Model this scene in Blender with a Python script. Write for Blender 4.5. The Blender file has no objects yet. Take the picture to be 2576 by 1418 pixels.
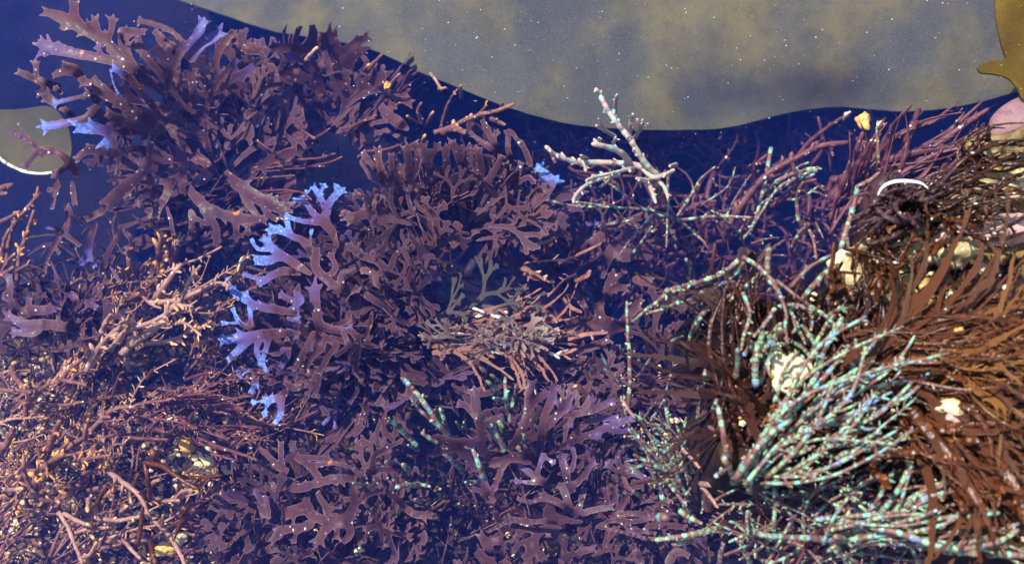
import bpy, math, random
import numpy as np
from mathutils import Vector, Matrix

S = bpy.context.scene
COL = S.collection
rng = random.Random(7)

# ------------------------------------------------------------------ camera, sky, sun, exposure
TILT = math.radians(17.0)
DIST = 0.55
FPX = 1288.0 / math.tan(math.radians(24.0))
ZW = -0.10                                   # depth of the plane the camera looks at
CAM = np.array([0.0, -DIST * math.sin(TILT), ZW + DIST * math.cos(TILT)])
cd = bpy.data.cameras.new('camera')
cd.sensor_width = 36.0
cd.lens = 18.0 / math.tan(math.radians(24.0))
cd.clip_start = 0.01
cd.clip_end = 200.0
cam = bpy.data.objects.new('camera', cd)
COL.objects.link(cam)
cam.location = CAM
cam.rotation_euler = (TILT, 0, 0)
S.camera = cam
cd.dof.use_dof = True
cd.dof.focus_distance = 0.515
cd.dof.aperture_fstop = 9.0

SUN_EL, SUN_AZ = math.radians(63.0), math.radians(152.0)    # azimuth measured from +x, counter-clockwise
world = bpy.data.worlds.new('World')
S.world = world
world.use_nodes = True
wn = world.node_tree
sky = wn.nodes.new('ShaderNodeTexSky')
sky.sky_type = 'NISHITA'
sky.sun_disc = False
sky.sun_elevation = SUN_EL
sky.sun_rotation = math.pi / 2 - SUN_AZ
sky.ozone_density = 3.0
bg = wn.nodes['Background']
wn.links.new(sky.outputs[0], bg.inputs[0])
bg.inputs[1].default_value = 0.15
sd = bpy.data.lights.new('sun', 'SUN')
sd.energy = 4.2
sd.angle = math.radians(0.5)
sd.color = (1.0, 0.95, 0.87)
sun = bpy.data.objects.new('sun', sd)
COL.objects.link(sun)
sv = Vector((math.cos(SUN_AZ) * math.cos(SUN_EL), math.sin(SUN_AZ) * math.cos(SUN_EL), math.sin(SUN_EL)))
sun.rotation_euler = sv.to_track_quat('Z', 'Y').to_euler()
sun.location = sv * 3
S.view_settings.view_transform = 'Standard'
S.view_settings.look = 'None'
S.view_settings.exposure = 0.80
S.view_settings.gamma = 1.0
S.view_settings.use_curve_mapping = False
S.render.engine = 'CYCLES'
cy = S.cycles
cy.max_bounces = 8
cy.diffuse_bounces = 3
cy.transmission_bounces = 3
cy.volume_bounces = 1
cy.use_denoising = True
cy.sample_clamp_indirect = 4.0

# ------------------------------------------------------------------ pixel <-> pool
CT, ST = math.cos(TILT), math.sin(TILT)


def W(x, y, z):
    """Point of the pool at height z on the sight line through picture point x, y (picture 2576 wide)."""
    x = np.asarray(x, float); y = np.asarray(y, float); z = np.asarray(z, float)
    dx = (x - 1288.0) / FPX
    dy = (709.0 - y) / FPX
    wx, wy, wz = dx, dy * CT + ST, dy * ST - CT
    t = (z - CAM[2]) / wz
    return np.stack([CAM[0] + wx * t, CAM[1] + wy * t, z + 0 * t], -1)


U = DIST / FPX          # metres per picture unit at the weed's depth

FR = {'P': (0, 0, 1.0), 'Z1': (0, 0, .34833), 'Z2': (637.2, 0, .34833), 'Z3': (1274.5, 0, .34833), 'Z4': (1911.7, 0, .34836),
      'Z5': (0, 446.1, .34833), 'Z6': (477.9, 398.3, .38193), 'Z7': (1035.5, 398.3, .38203), 'Z8': (1832.0, 398.3, .38191),
      'Z9': (0, 924.0, .34833), 'Z10': (557.6, 924.0, .34833), 'Z11': (1194.8, 924.0, .34833), 'Z12': (1859.1, 924.0, .34833),
      'ZR': (1513.4, 605.4, .3033)}


def parse(fr, s, w=None):
    """'x,y,w x,y; x,y ...' in the units of one close-up -> polylines in picture units."""
    ox, oy, k = FR[fr]
    out = []
    for part in s.split(';'):
        pl, cw = [], (w if w else 40)
        for tok in part.split():
            v = [float(t) for t in tok.split(',')]
            if len(v) > 2:
                cw = v[2]
            pl.append((ox + v[0] * k, oy + v[1] * k, cw * k))
        if len(pl) > 1:
            out.append(np.array(pl))
    return out


def smooth(pl, n=4):
    if len(pl) < 3:
        return pl
    P = np.vstack([2 * pl[0] - pl[1], pl, 2 * pl[-1] - pl[-2]])
    out = []
    for i in range(1, len(P) - 2):
        p0, p1, p2, p3 = P[i - 1], P[i], P[i + 1], P[i + 2]
        for k in range(n):
            t = k / n
            out.append(0.5 * (2 * p1 + (p2 - p0) * t + (2 * p0 - 5 * p1 + 4 * p2 - p3) * t * t + (3 * p1 - p0 - 3 * p2 + p3) * t ** 3))
    out.append(P[-2])
    return np.array(out)


# ------------------------------------------------------------------ object helpers
def tag(o, label=None, cat=None, group=None, kind=None):
    if label: o['label'] = label
    if cat: o['category'] = cat
    if group: o['group'] = group
    if kind: o['kind'] = kind
    return o


def thing(name, label, cat, loc, group=None):
    o = bpy.data.objects.new(name, None)
    o.empty_display_size = 0.01
    COL.objects.link(o)
    o.location = loc
    return tag(o, label, cat, group)


def link(name, me, mat=None, parent=None, loc=None):
    """One mesh object; loc is the world point of its origin."""
    o = bpy.data.objects.new(name, me)
    COL.objects.link(o)
    if mat is not None and not me.materials:
        me.materials.append(mat)
    if loc is not None:
        o.location = Vector(loc) - (parent.location if parent else Vector((0, 0, 0)))
    if parent:
        o.parent = parent
    return o


def mesh(name, V, F, attrs=None, smooth_shade=True):
    me = bpy.data.meshes.new(name)
    me.from_pydata([tuple(v) for v in V], [], F)
    if smooth_shade:
        me.polygons.foreach_set('use_smooth', [True] * len(me.polygons))
    for k, a in (attrs or {}).items():
        at = me.attributes.new(k, 'FLOAT', 'POINT')
        at.data.foreach_set('value', np.asarray(a, np.float32))
    me.update()
    return me


# ------------------------------------------------------------------ materials
class NT:
    def __init__(s, name):
        s.m = bpy.data.materials.new(name)
        s.m.use_nodes = True
        s.t = s.m.node_tree
        s.b = s.t.nodes['Principled BSDF']
        s.o = s.t.nodes['Material Output']

    def n(s, typ, **kw):
        nd = s.t.nodes.new(typ)
        for k, v in kw.items():
            setattr(nd, k, v)
        return nd

    def l(s, a, b):
        s.t.links.new(a, b)

    def val(s, sock, v):
        if hasattr(v, 'is_linked') or hasattr(v, 'links'):
            s.l(v, sock)
        else:
            sock.default_value = v

    def math(s, op, a, b=0.0, clamp=False):
        nd = s.n('ShaderNodeMath', operation=op, use_clamp=clamp)
        s.val(nd.inputs[0], a); s.val(nd.inputs[1], b)
        return nd.outputs[0]

    def mix(s, f, a, b, blend='MIX'):
        nd = s.n('ShaderNodeMix', data_type='RGBA', blend_type=blend)
        s.val(nd.inputs[0], f)
        for i, c in ((6, a), (7, b)):
            if isinstance(c, tuple): nd.inputs[i].default_value = (*c, 1.0)
            else: s.l(c, nd.inputs[i])
        return nd.outputs[2]

    def attr(s, name, typ='GEOMETRY'):
        return s.n('ShaderNodeAttribute', attribute_name=name, attribute_type=typ).outputs['Fac']

    def coord(s, jitter=True, kind='Object'):
        c = s.n('ShaderNodeTexCoord').outputs[kind]
        if not jitter:
            return c
        oi = s.n('ShaderNodeObjectInfo')
        add = s.n('ShaderNodeVectorMath', operation='MULTIPLY_ADD')
        s.l(oi.outputs['Random'], add.inputs[0]); add.inputs[1].default_value = (3.1, 5.7, 2.3)
        s.l(c, add.inputs[2])
        return add.outputs[0]

    def noise(s, vec, scale, detail=3, rough=0.5):
        nd = s.n('ShaderNodeTexNoise')
        s.l(vec, nd.inputs['Vector'])
        nd.inputs['Scale'].default_value = scale
        nd.inputs['Detail'].default_value = detail
        nd.inputs['Roughness'].default_value = rough
        return nd.outputs['Fac']

    def voro(s, vec, scale, feature='F1'):
        nd = s.n('ShaderNodeTexVoronoi', feature=feature)
        s.l(vec, nd.inputs['Vector'])
        nd.inputs['Scale'].default_value = scale
        return nd

    def step(s, v, a, b, to0=0.0, to1=1.0):
        nd = s.n('ShaderNodeMapRange', interpolation_type='SMOOTHSTEP')
        s.val(nd.inputs[0], v)
        nd.inputs[1].default_value = a; nd.inputs[2].default_value = b
        nd.inputs[3].default_value = to0; nd.inputs[4].default_value = to1
        return nd.outputs[0]

    def rand(s):
        return s.n('ShaderNodeObjectInfo').outputs['Random']

    def bump(s, h, strength, dist):
        nd = s.n('ShaderNodeBump')
        nd.inputs['Strength'].default_value = strength
        nd.inputs['Distance'].default_value = dist
        s.l(h, nd.inputs['Height'])
        s.l(nd.outputs[0], s.b.inputs['Normal'])
        return nd.outputs[0]

    def finish(s, col, rough=0.4, spec=0.5, trans=0.0, tcol=None):
        s.val(s.b.inputs['Base Color'], col if not isinstance(col, tuple) else (*col, 1))
        s.val(s.b.inputs['Roughness'], rough)
        s.b.inputs['Specular IOR Level'].default_value = spec
        if trans > 0:
            tb = s.n('ShaderNodeBsdfTranslucent')
            s.val(tb.inputs[0], tcol if tcol is not None and not isinstance(tcol, tuple) else (*(tcol or (0.3, 0.1, 0.05)), 1))
            mx = s.n('ShaderNodeMixShader')
            mx.inputs[0].default_value = trans
            s.l(s.b.outputs[0], mx.inputs[1]); s.l(tb.outputs[0], mx.inputs[2])
            s.l(mx.outputs[0], s.o.inputs['Surface'])
        return s.m


def speck(t, vec, scale, size, share):
    """Small round dots in a share of the cells of a cell pattern."""
    v = t.voro(vec, scale)
    sep = t.n('ShaderNodeSeparateColor')
    t.l(v.outputs['Color'], sep.inputs[0])
    big = t.math('ADD', t.math('POWER', sep.outputs[1], 2.5), .28)
    dot = t.step(t.math('DIVIDE', v.outputs['Distance'], big), size * 1.5, size * .8)
    on = t.math('LESS_THAN', sep.outputs[0], share)
    return t.math('MULTIPLY', dot, on)


def mat_blade():
    t = NT('red_blade')
    v = t.coord()
    n1 = t.noise(v, 90, 4, .6)
    n2 = t.noise(v, 700, 3)
    c = t.mix(t.step(n1, .3, .7), (.066, .023, .027), (.142, .055, .060))
    c = t.mix(t.math('MULTIPLY', t.rand(), .55), c, (.080, .040, .058))
    c = t.mix(t.math('MULTIPLY', t.step(n2, .45, .7), .35), c, (.17, .088, .085))
    e = t.attr('edge')
    c = t.mix(t.step(e, .38, 0.0, 0, .42), c, (.30, .19, .26))
    c = t.mix(speck(t, v, 130, .17, .16), c, (.62, .22, .06))
    ir = t.math('MULTIPLY', t.attr('irid', 'OBJECT'), .78)
    tip = t.attr('tip')
    f = t.math('MULTIPLY', ir, t.step(t.math('ADD', tip, t.math('MULTIPLY', t.math('SUBTRACT', n1, .5), .4)), .28, 1.1), True)
    blue = t.mix(t.step(n2, .35, .7), (.09, .15, .60), (.24, .45, .92))
    c = t.mix(t.step(f, 0, .5, 0, .75), c, (.15, .10, .34))
    c = t.mix(t.step(f, .35, 1.0), c, blue)
    c = t.mix(speck(t, v, 520, .22, .30), c, (.80, .72, .72))  # pale dots: tiny wet glints put into the colour, with bubbles and growths
    t.bump(t.noise(v, 420, 4), .18, .0006)
    return t.finish(c, t.step(n2, .3, .7, .32, .55), .16, .34, (.22, .065, .05))


def mat_turq(name='banded_turquoise', pale=0.0):
    t = NT(name)
    v = t.coord()
    al = t.attr('along')
    seg = t.n('ShaderNodeTexNoise', noise_dimensions='1D')
    t.l(t.math('ADD', al, t.math('MULTIPLY', t.rand(), 50)), seg.inputs['W'])
    seg.inputs['Scale'].default_value = 210
    seg.inputs['Detail'].default_value = 1.5
    n1 = t.noise(v, 260, 3)
    n2 = t.noise(v, 1700, 3, .65)
    brown = t.mix(n1, (.07, .026, .02), (.30, .14, .11))
    brown = t.mix(pale * 3.2, brown, (.62, .44, .38)) if pale else brown
    green = t.mix(t.step(n1, .38, .62), (.31, .52, .24), (.17, .52, .38))
    green = t.mix(t.step(t.noise(v, 190, 2), .55, .68), green, (.17, .38, .68))
    f = t.step(t.math('ADD', seg.outputs['Fac'], t.math('MULTIPLY', t.attr('green', 'OBJECT'), .25)), .49, .60)
    f = t.math('MULTIPLY', f, t.step(t.noise(v, 800, 2, .6), .40, .52, .18, 1))
    c = t.mix(f, brown, green)
    c = t.mix(t.step(t.attr('tip'), .86, 1.0, 0, .5), c, (.45, .22, .16))
    c = t.mix(speck(t, v, 520, .20, .10), c, (.70, .74, .80))  # lilac-white glints painted on as dots
    t.bump(n2, .5, .0006)
    return t.finish(c, .4, .5)


def mat_fil(name, a, b, tipc, trans=.12, rough=.48, spec=.35):
    t = NT(name)
    v = t.coord()
    n1 = t.noise(v, 220, 4, .6)
    c = t.mix(t.step(n1, .3, .7), a, b)
    c = t.mix(t.math('MULTIPLY', t.rand(), .4), c, (a[0] * .6, a[1] * .6, a[2] * .8))
    c = t.mix(t.math('MULTIPLY', t.step(t.attr('tip'), .35, 1.0), t.step(t.rand(), .15, .8)), c, tipc)
    c = t.mix(speck(t, v, 430, .22, .3), c, (.85, .72, .6))
    t.bump(t.noise(v, 900, 3), .5, .0008)
    return t.finish(c, rough, spec, trans, b)


def mat_kelp(name, a, b, dark, trans, tcol, sc=26):
    t = NT(name)
    v = t.coord(False)
    n1 = t.noise(v, sc, 3, .5)
    n2 = t.noise(v, 140, 4, .6)
    c = t.mix(t.step(n1, .34, .76), a, b)
    c = t.mix(t.step(t.noise(v, sc * .6, 2), .55, .3, 0, .6), c, dark)
    c = t.mix(t.math('MULTIPLY', t.step(n2, .4, .7), .35), c, tuple(x * .6 for x in a))
    c = t.mix(t.step(t.noise(v, 1500, 2, .7), .45, .75, 0, .45), c, tuple(x * 1.7 for x in b))
    t.bump(n2, .15, .001)
    return t.finish(c, .55, .08, trans, tcol)


def mat_stone(name, a, b, d, sc=60, rough=.6):
    t = NT(name)
    v = t.coord()
    n1 = t.noise(v, sc, 5, .6)
    n2 = t.noise(v, sc * 7, 4, .6)
    c = t.mix(t.step(n1, .35, .65), a, b)
    c = t.mix(t.step(n2, .5, .72), c, d)
    t.bump(t.noise(v, sc * 3, 5, .6), .6, .002)
    return t.finish(c, rough, .4)


M = {}
M['blade'] = mat_blade()
M['turq'] = mat_turq()
M['fil'] = mat_fil('branching_brown', (.13, .052, .050), (.30, .135, .110), (.80, .36, .10))
M['tan'] = mat_fil('branching_tan', (.27, .135, .110), (.48, .27, .20), (.85, .47, .20))
M['wine'] = mat_fil('thin_wine', (.085, .025, .030), (.17, .055, .06), (.26, .10, .08))
M['brown'] = mat_fil('stringy_brown', (.028, .008, .003), (.105, .030, .008), (.18, .058, .012), .3, .26, .6)
M['rust'] = mat_fil('stringy_rust', (.085, .022, .006), (.21, .062, .016), (.30, .10, .022), .35, .26, .6)
M['decay'] = mat_fil('rotting_orange', (.20, .070, .045), (.38, .18, .13), (.55, .36, .28))
M['pale'] = mat_turq('pale_banded', .22)
M['kelp'] = mat_kelp('kelp_grey_olive', (.046, .050, .047), (.118, .100, .038), (.034, .038, .042), .08, (.3, .25, .1))
M['kelp2'] = mat_kelp('kelp_olive', (.045, .040, .014), (.075, .062, .018), (.03, .028, .018), .08, (.3, .25, .1))
M['gold'] = mat_kelp('kelp_golden', (.075, .045, .002), (.15, .092, .004), (.045, .024, .001), .2, (.4, .25, .02), 60)
M['rim'] = NT('pale_rim').finish((.75, .72, .52), .35, .5)
M['highlightweed'] = mat_fil('painted_highlight_amber', (.20, .070, .012), (.42, .17, .035), (.5, .22, .05), .4, .26, .6)  # bright amber highlights of the brown weed put into a lighter colour
M['feather'] = mat_fil('feathery_pinkish', (.16, .085, .075), (.36, .22, .18), (.55, .42, .36), .3)
M['darkbrown'] = mat_fil('painted_shade_brown', (.024, .006, .003), (.085, .020, .007), (.15, .045, .012), .25, .28, .5)  # darker copy of the brown weed, the hollow's shade put into its colour
M['hold'] = mat_fil('holdfast', (.05, .02, .022), (.09, .04, .04), (.09, .04, .04))
M['rock'] = mat_stone('dark_rock', (.018, .014, .013), (.045, .032, .026), (.09, .065, .04))
M['yrock'] = mat_stone('yellow_rock', (.20, .13, .04), (.60, .47, .22), (.74, .66, .46), 60, .5)
M['prock'] = mat_stone('pink_rock', (.20, .10, .10), (.26, .14, .135), (.13, .07, .07), 45, .7)
M['prock2'] = mat_stone('rose_stone', (.42, .24, .19), (.60, .40, .33), (.70, .55, .45), 50, .5)
M['mott'] = mat_stone('mottled_stone', (.12, .070, .020), (.30, .22, .09), (.02, .014, .010), 55, .6)
M['shell'] = mat_stone('cream_shell', (.62, .46, .20), (.82, .70, .42), (.85, .80, .66), 130, .3)
M['amber'] = mat_stone('amber_pebble', (.45, .22, .035), (.70, .40, .09), (.75, .55, .2), 120, .3)
M['pinkshell'] = mat_stone('pink_shell', (.50, .27, .25), (.68, .45, .42), (.75, .6, .55), 120, .3)
M['white'] = mat_stone('white_crust', (.62, .58, .48), (.80, .77, .66), (.5, .36, .25), 200, .7)
M['speck'] = NT('white_speck').finish((.9, .9, .86), .3, .6)
M['crescent'] = NT('white_glint').finish((.85, .86, .88), .25, .6)  # white of the water's glint, built as a solid sliver


def ground_mat():
    t = NT('pool_ground')
    v = t.coord(False)
    n1 = t.noise(v, 30, 5, .6)
    c = t.mix(t.step(n1, .35, .65), (.004, .004, .006), (.011, .008, .008))
    c = t.mix(t.math('MULTIPLY', t.attr('added_bank'), t.step(t.noise(v, 60, 4), .35, .7)), c, (.075, .035, .014))
    sx = t.n('ShaderNodeSeparateXYZ')
    t.l(v, sx.inputs[0])
    seaward = t.math('MULTIPLY', t.attr('added_bank'), t.step(sx.outputs[0], .125, .165))
    c = t.mix(t.math('MULTIPLY', seaward, t.step(t.noise(v, 26, 4, .6), .50, .60)), c, (.46, .29, .085))
    c = t.mix(t.math('MULTIPLY', seaward, t.step(t.noise(v, 75, 4, .6), .58, .66)), c, (.72, .60, .34))
    c = t.mix(t.math('MULTIPLY', t.attr('gravel'), t.step(t.noise(v, 110, 4), .3, .6)), c, (.17, .10, .05))
    t.bump(t.noise(v, 160, 5, .65), .8, .004)
    return t.finish(c, .8, .04)


M['ground'] = ground_mat()

# ------------------------------------------------------------------ pool floor, water
ADDED_BANK = np.array([(3700, 330), (2480, 335), (2465, 400), (2340, 440), (2230, 450), (2180, 505), (2160, 560), (2165, 600), (2120, 640), (2000, 675),
                 (1770, 680), (1775, 760), (1790, 850), (1813, 902), (1804, 948), (1780, 975), (1783, 1080), (1787, 1178), (1832, 1230), (1930, 1232),
                 (2016, 1203), (2172, 1161), (2262, 1135), (2312, 1272), (2423, 1335), (2430, 1390), (2700, 1420), (3700, 1700)], float)  # added ledge, outlined like the mirrored silhouette that blocks the sky's reflection
BW = W(ADDED_BANK[:, 0], ADDED_BANK[:, 1], 0.0)[:, :2]


def sd_poly(P, px, py):
    d = np.full(px.shape, 1e9)
    ins = np.zeros(px.shape, bool)
    n = len(P)
    for i in range(n):
        a, b = P[i], P[(i + 1) % n]
        e = b - a
        t = np.clip(((px - a[0]) * e[0] + (py - a[1]) * e[1]) / (e @ e), 0, 1)
        d = np.minimum(d, np.hypot(px - a[0] - t * e[0], py - a[1] - t * e[1]))
        c = (a[1] > py) != (b[1] > py)
        with np.errstate(divide='ignore', invalid='ignore'):
            xi = a[0] + (py - a[1]) / (b[1] - a[1]) * (b[0] - a[0])
        ins ^= c & (px < xi)
    return np.where(ins, -d, d)


def sines(x, y, seed, wl, n=5):
    r = random.Random(seed)
    z = 0
    for k in range(n):
        a = r.uniform(0, 6.283); w = 6.283 / (wl * r.uniform(.6, 1.6)); p = r.uniform(0, 6.283)
        z = z + np.sin((x * math.cos(a) + y * math.sin(a)) * w + p)
    return z / n


def sstep(v, a, b):
    t = np.clip((v - a) / (b - a), 0, 1)
    return t * t * (3 - 2 * t)


def floor_z(x, y):
    q = -0.235 + 0.02 * sines(x, y, 3, .12) + 0.006 * sines(x, y, 4, .03)
    low = sstep(y + .25 * np.minimum(x + .05, 0), 0.0, -0.10)
    q = q + 0.068 * low
    d = sd_poly(BW, x, y)
    added_bank = sstep(d, 0.010, -0.008)
    q = q * (1 - added_bank) + added_bank * (-0.015 + 0.004 * sines(x, y, 5, .05))
    rad = np.hypot(x, y)
    q = q + sstep(rad, 1.0, 1.5) * 0.38
    return q, sstep(q, -.023, -.013), low * (1 - added_bank)


def build_floor():
    s = np.sinh(np.linspace(-4.4, 4.4, 321)) / math.sinh(4.4)
    s = 0.45 * np.linspace(-1, 1, 321) + (2.2 - .45) * s
    X, Y = np.meshgrid(s, s + 0.02)
    Z, B, G = floor_z(X, Y)
    n = 321
    V = np.stack([X, Y, Z], -1).reshape(-1, 3)
    I = np.arange(n * n).reshape(n, n)
    F = np.stack([I[:-1, :-1], I[:-1, 1:], I[1:, 1:], I[1:, :-1]], -1).reshape(-1, 4).tolist()
    o = link('pool_floor', mesh('pool_floor', V, F, {'added_bank': B.ravel(), 'gravel': G.ravel()}), M['ground'])
    tag(o, 'dark rocky floor of the tide pool with a weedy ledge added in place of a mirrored silhouette', 'ground', kind='structure')


build_floor()


def box_mesh(name, x0, x1, y0, y1, z0, z1):
    V = [(x, y, z) for z in (z0, z1) for y in (y0, y1) for x in (x0, x1)]
    return mesh(name, V, [(0, 2, 3, 1), (4, 5, 7, 6), (0, 1, 5, 4), (2, 6, 7, 3), (0, 4, 6, 2), (1, 3, 7, 5)], smooth_shade=False)


wm = bpy.data.materials.new('sky_veil_water')
wm.use_nodes = True
wt = wm.node_tree
wt.nodes.remove(wt.nodes['Principled BSDF'])
vs = wt.nodes.new('ShaderNodeVolumeScatter')
vs.inputs['Color'].default_value = (.065, .15, 1.0, 1)  # blue scatter stands in for the sky's reflection on the water
vs.inputs['Density'].default_value = .66
wt.links.new(vs.outputs[0], wt.nodes['Material Output'].inputs['Volume'])
wo = link('water', box_mesh('water', -1.25, 1.25, -1.25, 1.25, -.36, 0.0), wm)
tag(wo, 'sea water filling the rock pool, tinted blue to stand in for the reflected sky', 'water', kind='structure')


# ------------------------------------------------------------------ flat forked blades
def tips_of(pl, r):
    """Two or three small pointed lobes at the flared end of a blade."""
    e = pl[-1]; d = pl[-1][:2] - pl[max(0, len(pl) - 4)][:2]
    d = d / (np.hypot(*d) + 1e-6)
    w = e[2] / .7
    out = []
    k = r.choice([2, 2, 2, 3, 3])
    for i in range(k):
        a = (i - (k - 1) / 2) * r.uniform(.75, 1.15) + r.uniform(-.12, .12)
        c, s_ = math.cos(a), math.sin(a)
        dd = np.array([d[0] * c - d[1] * s_, d[0] * s_ + d[1] * c])
        st = e[:2] - d * w * .25
        L = w * r.uniform(.85, 1.5)
        out.append(np.array([[*st, w * .62], [*(st + dd * L * .55), w * .42], [*(st + dd * L), w * r.uniform(.2, .32)]]))
    return out


def waist(pl, first=False):
    """Blades are narrow in the middle of each run and flare towards their forks."""
    t = np.linspace(0, 1, len(pl))
    q = 1 - .26 * np.sin(t * 3.1416) + .06 * t
    if first:
        q = q * (.5 + .5 * sstep(t, 0, .3))
    q[-1] *= .7
    if len(q) > 4: q[-2] *= .86
    out = pl.copy()
    out[:, 2] *= q
    return out


def teeth(pl, r, every=62):
    """A few small pointed side lobes along the margins of a blade."""
    out = []
    L = np.hypot(*np.diff(pl[:, :2], axis=0).T).sum()
    for _ in range(int(L / every * r.uniform(.5, 1.4))):
        i = r.randrange(max(1, len(pl) // 4), len(pl))
        d = pl[i][:2] - pl[i - 1][:2]
        d = d / (np.hypot(*d) + 1e-6)
        sd = r.choice([-1, 1])
        a = sd * r.uniform(.6, 1.2)
        dd = np.array([d[0] * math.cos(a) - d[1] * math.sin(a), d[0] * math.sin(a) + d[1] * math.cos(a)])
        w = pl[i][2]
        ln = w * r.uniform(.75, 1.35)
        out.append(np.array([[*pl[i][:2], w * .5], [*(pl[i][:2] + dd * ln * .6), w * .36], [*(pl[i][:2] + dd * ln), w * r.uniform(.16, .34)]]))
    return out


def outline(polys, cell, seed, k=2.2, rag=1.0):
    segA, segB = [], []
    for pl in polys:
        segA.append(pl[:-1]); segB.append(pl[1:])
    A = np.vstack(segA); B = np.vstack(segB)
    mr = max(A[:, 2].max(), B[:, 2].max()) / 2 + 8
    x0, y0 = np.minimum(A, B)[:, :2].min(0) - mr
    x1, y1 = np.maximum(A, B)[:, :2].max(0) + mr
    nx, ny = int((x1 - x0) / cell) + 2, int((y1 - y0) / cell) + 2
    gx = x0 + np.arange(nx) * cell
    gy = y0 + np.arange(ny) * cell
    X, Y = np.meshgrid(gx, gy)
    acc = np.zeros(X.shape)
    for a, b in zip(A, B):
        e = b[:2] - a[:2]
        t = np.clip(((X - a[0]) * e[0] + (Y - a[1]) * e[1]) / (e @ e + 1e-9), 0, 1)
        d = np.hypot(X - a[0] - t * e[0], Y - a[1] - t * e[1]) - (a[2] + (b[2] - a[2]) * t) / 2
        acc += np.exp(np.clip(-d / k, -60, 60))
    Fd = -k * np.log(acc + 1e-26) + k * .7
    Fd = Fd + rag * (1.3 * sines(X, Y, seed, 22, 6) + .8 * sines(X, Y, seed + 1, 9, 4))
    return X, Y, Fd, A, B


def march(X, Y, Fd):
    ny, nx = Fd.shape
    ins = Fd < 0
    c = ins[:-1, :-1].astype(int) + ins[:-1, 1:] + ins[1:, 1:] + ins[1:, :-1]
    vid, V, D = {}, [], []

    def corner(j, i):
        kx = (0, j, i)
        if kx not in vid:
            vid[kx] = len(V); V.append((X[j, i], Y[j, i])); D.append(-Fd[j, i])
        return vid[kx]

    def cross(j0, i0, j1, i1):
        if (j1, i1) < (j0, i0):
            j0, i0, j1, i1 = j1, i1, j0, i0
        kx = (1, j0, i0, j1, i1)
        if kx not in vid:
            a, b = Fd[j0, i0], Fd[j1, i1]
            t = min(.92, max(.08, a / (a - b)))
            vid[kx] = len(V)
            V.append((X[j0, i0] + (X[j1, i1] - X[j0, i0]) * t, Y[j0, i0] + (Y[j1, i1] - Y[j0, i0]) * t)); D.append(0.0)
        return vid[kx]

    faces = []
    for j, i in zip(*np.nonzero(c)):
        cs = ((j, i), (j, i + 1), (j + 1, i + 1), (j + 1, i))
        if c[j, i] == 4:
            faces.append([corner(*q) for q in cs])
            continue
        f = []
        for q in range(4):
            p, p2 = cs[q], cs[(q + 1) % 4]
            if ins[p]: f.append(corner(*p))
            if ins[p] != ins[p2]: f.append(cross(*p, *p2))
        if len(f) >= 3:
            faces.append(f)
    return np.array(V), np.array(D), faces


def shell(V3, D, faces, th, up=None, rim=7.0):
    """Give a sheet its thickness with a crisp margin; returns all vertices, faces and the source index of each vertex."""
    n = len(V3)
    t = th * (.55 + .45 * np.clip(D / rim, 0, 1))
    off = np.zeros((n, 3)); off[:, 2] = 1
    Vt = V3 + off * t[:, None] / 2
    Vb = V3 - off * t[:, None] / 2
    es = set()
    for f in faces:
        for a, b in zip(f, f[1:] + f[:1]):
            es.add((a, b))
    F = []
    p0 = np.array([V3[faces[0][k]] for k in range(3)])
    nz = np.cross(p0[1] - p0[0], p0[2] - p0[0])[2]
    for f in faces:
        g = [v + n for v in f]
        if nz > 0:
            F.append(f); F.append(g[::-1])
        else:
            F.append(f[::-1]); F.append(g)
    idx = list(range(n)) * 2
    VV = [Vt, Vb]
    m, side = 2 * n, {}

    def sv(a):
        nonlocal m
        if a not in side:
            side[a] = m
            idx.extend([a, a]); VV.append(np.array([Vt[a], Vb[a]]))
            m += 2
        return side[a]
    for a, b in es:
        if (b, a) not in es:
            A, B = sv(a), sv(b)
            F.append([B, A, A + 1, B + 1] if nz > 0 else [A, B, B + 1, A + 1])
    return np.vstack(VV), F, np.array(idx)


def params(polys):
    """Arc parameter 0..1 from base to tips for every node of every polyline."""
    first = polys[0]
    L = np.concatenate([[0], np.cumsum(np.hypot(*np.diff(first[:, :2], axis=0).T))])
    out = [L / L[-1]]
    for pl in polys[1:]:
        d = np.hypot(first[:, 0] - pl[0, 0], first[:, 1] - pl[0, 1])
        s = float(out[0][d.argmin()]) if d.min() < 60 else .3
        l = np.concatenate([[0], np.cumsum(np.hypot(*np.diff(pl[:, :2], axis=0).T))])
        out.append(s + (1 - s) * l / l[-1])
    return out


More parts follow.
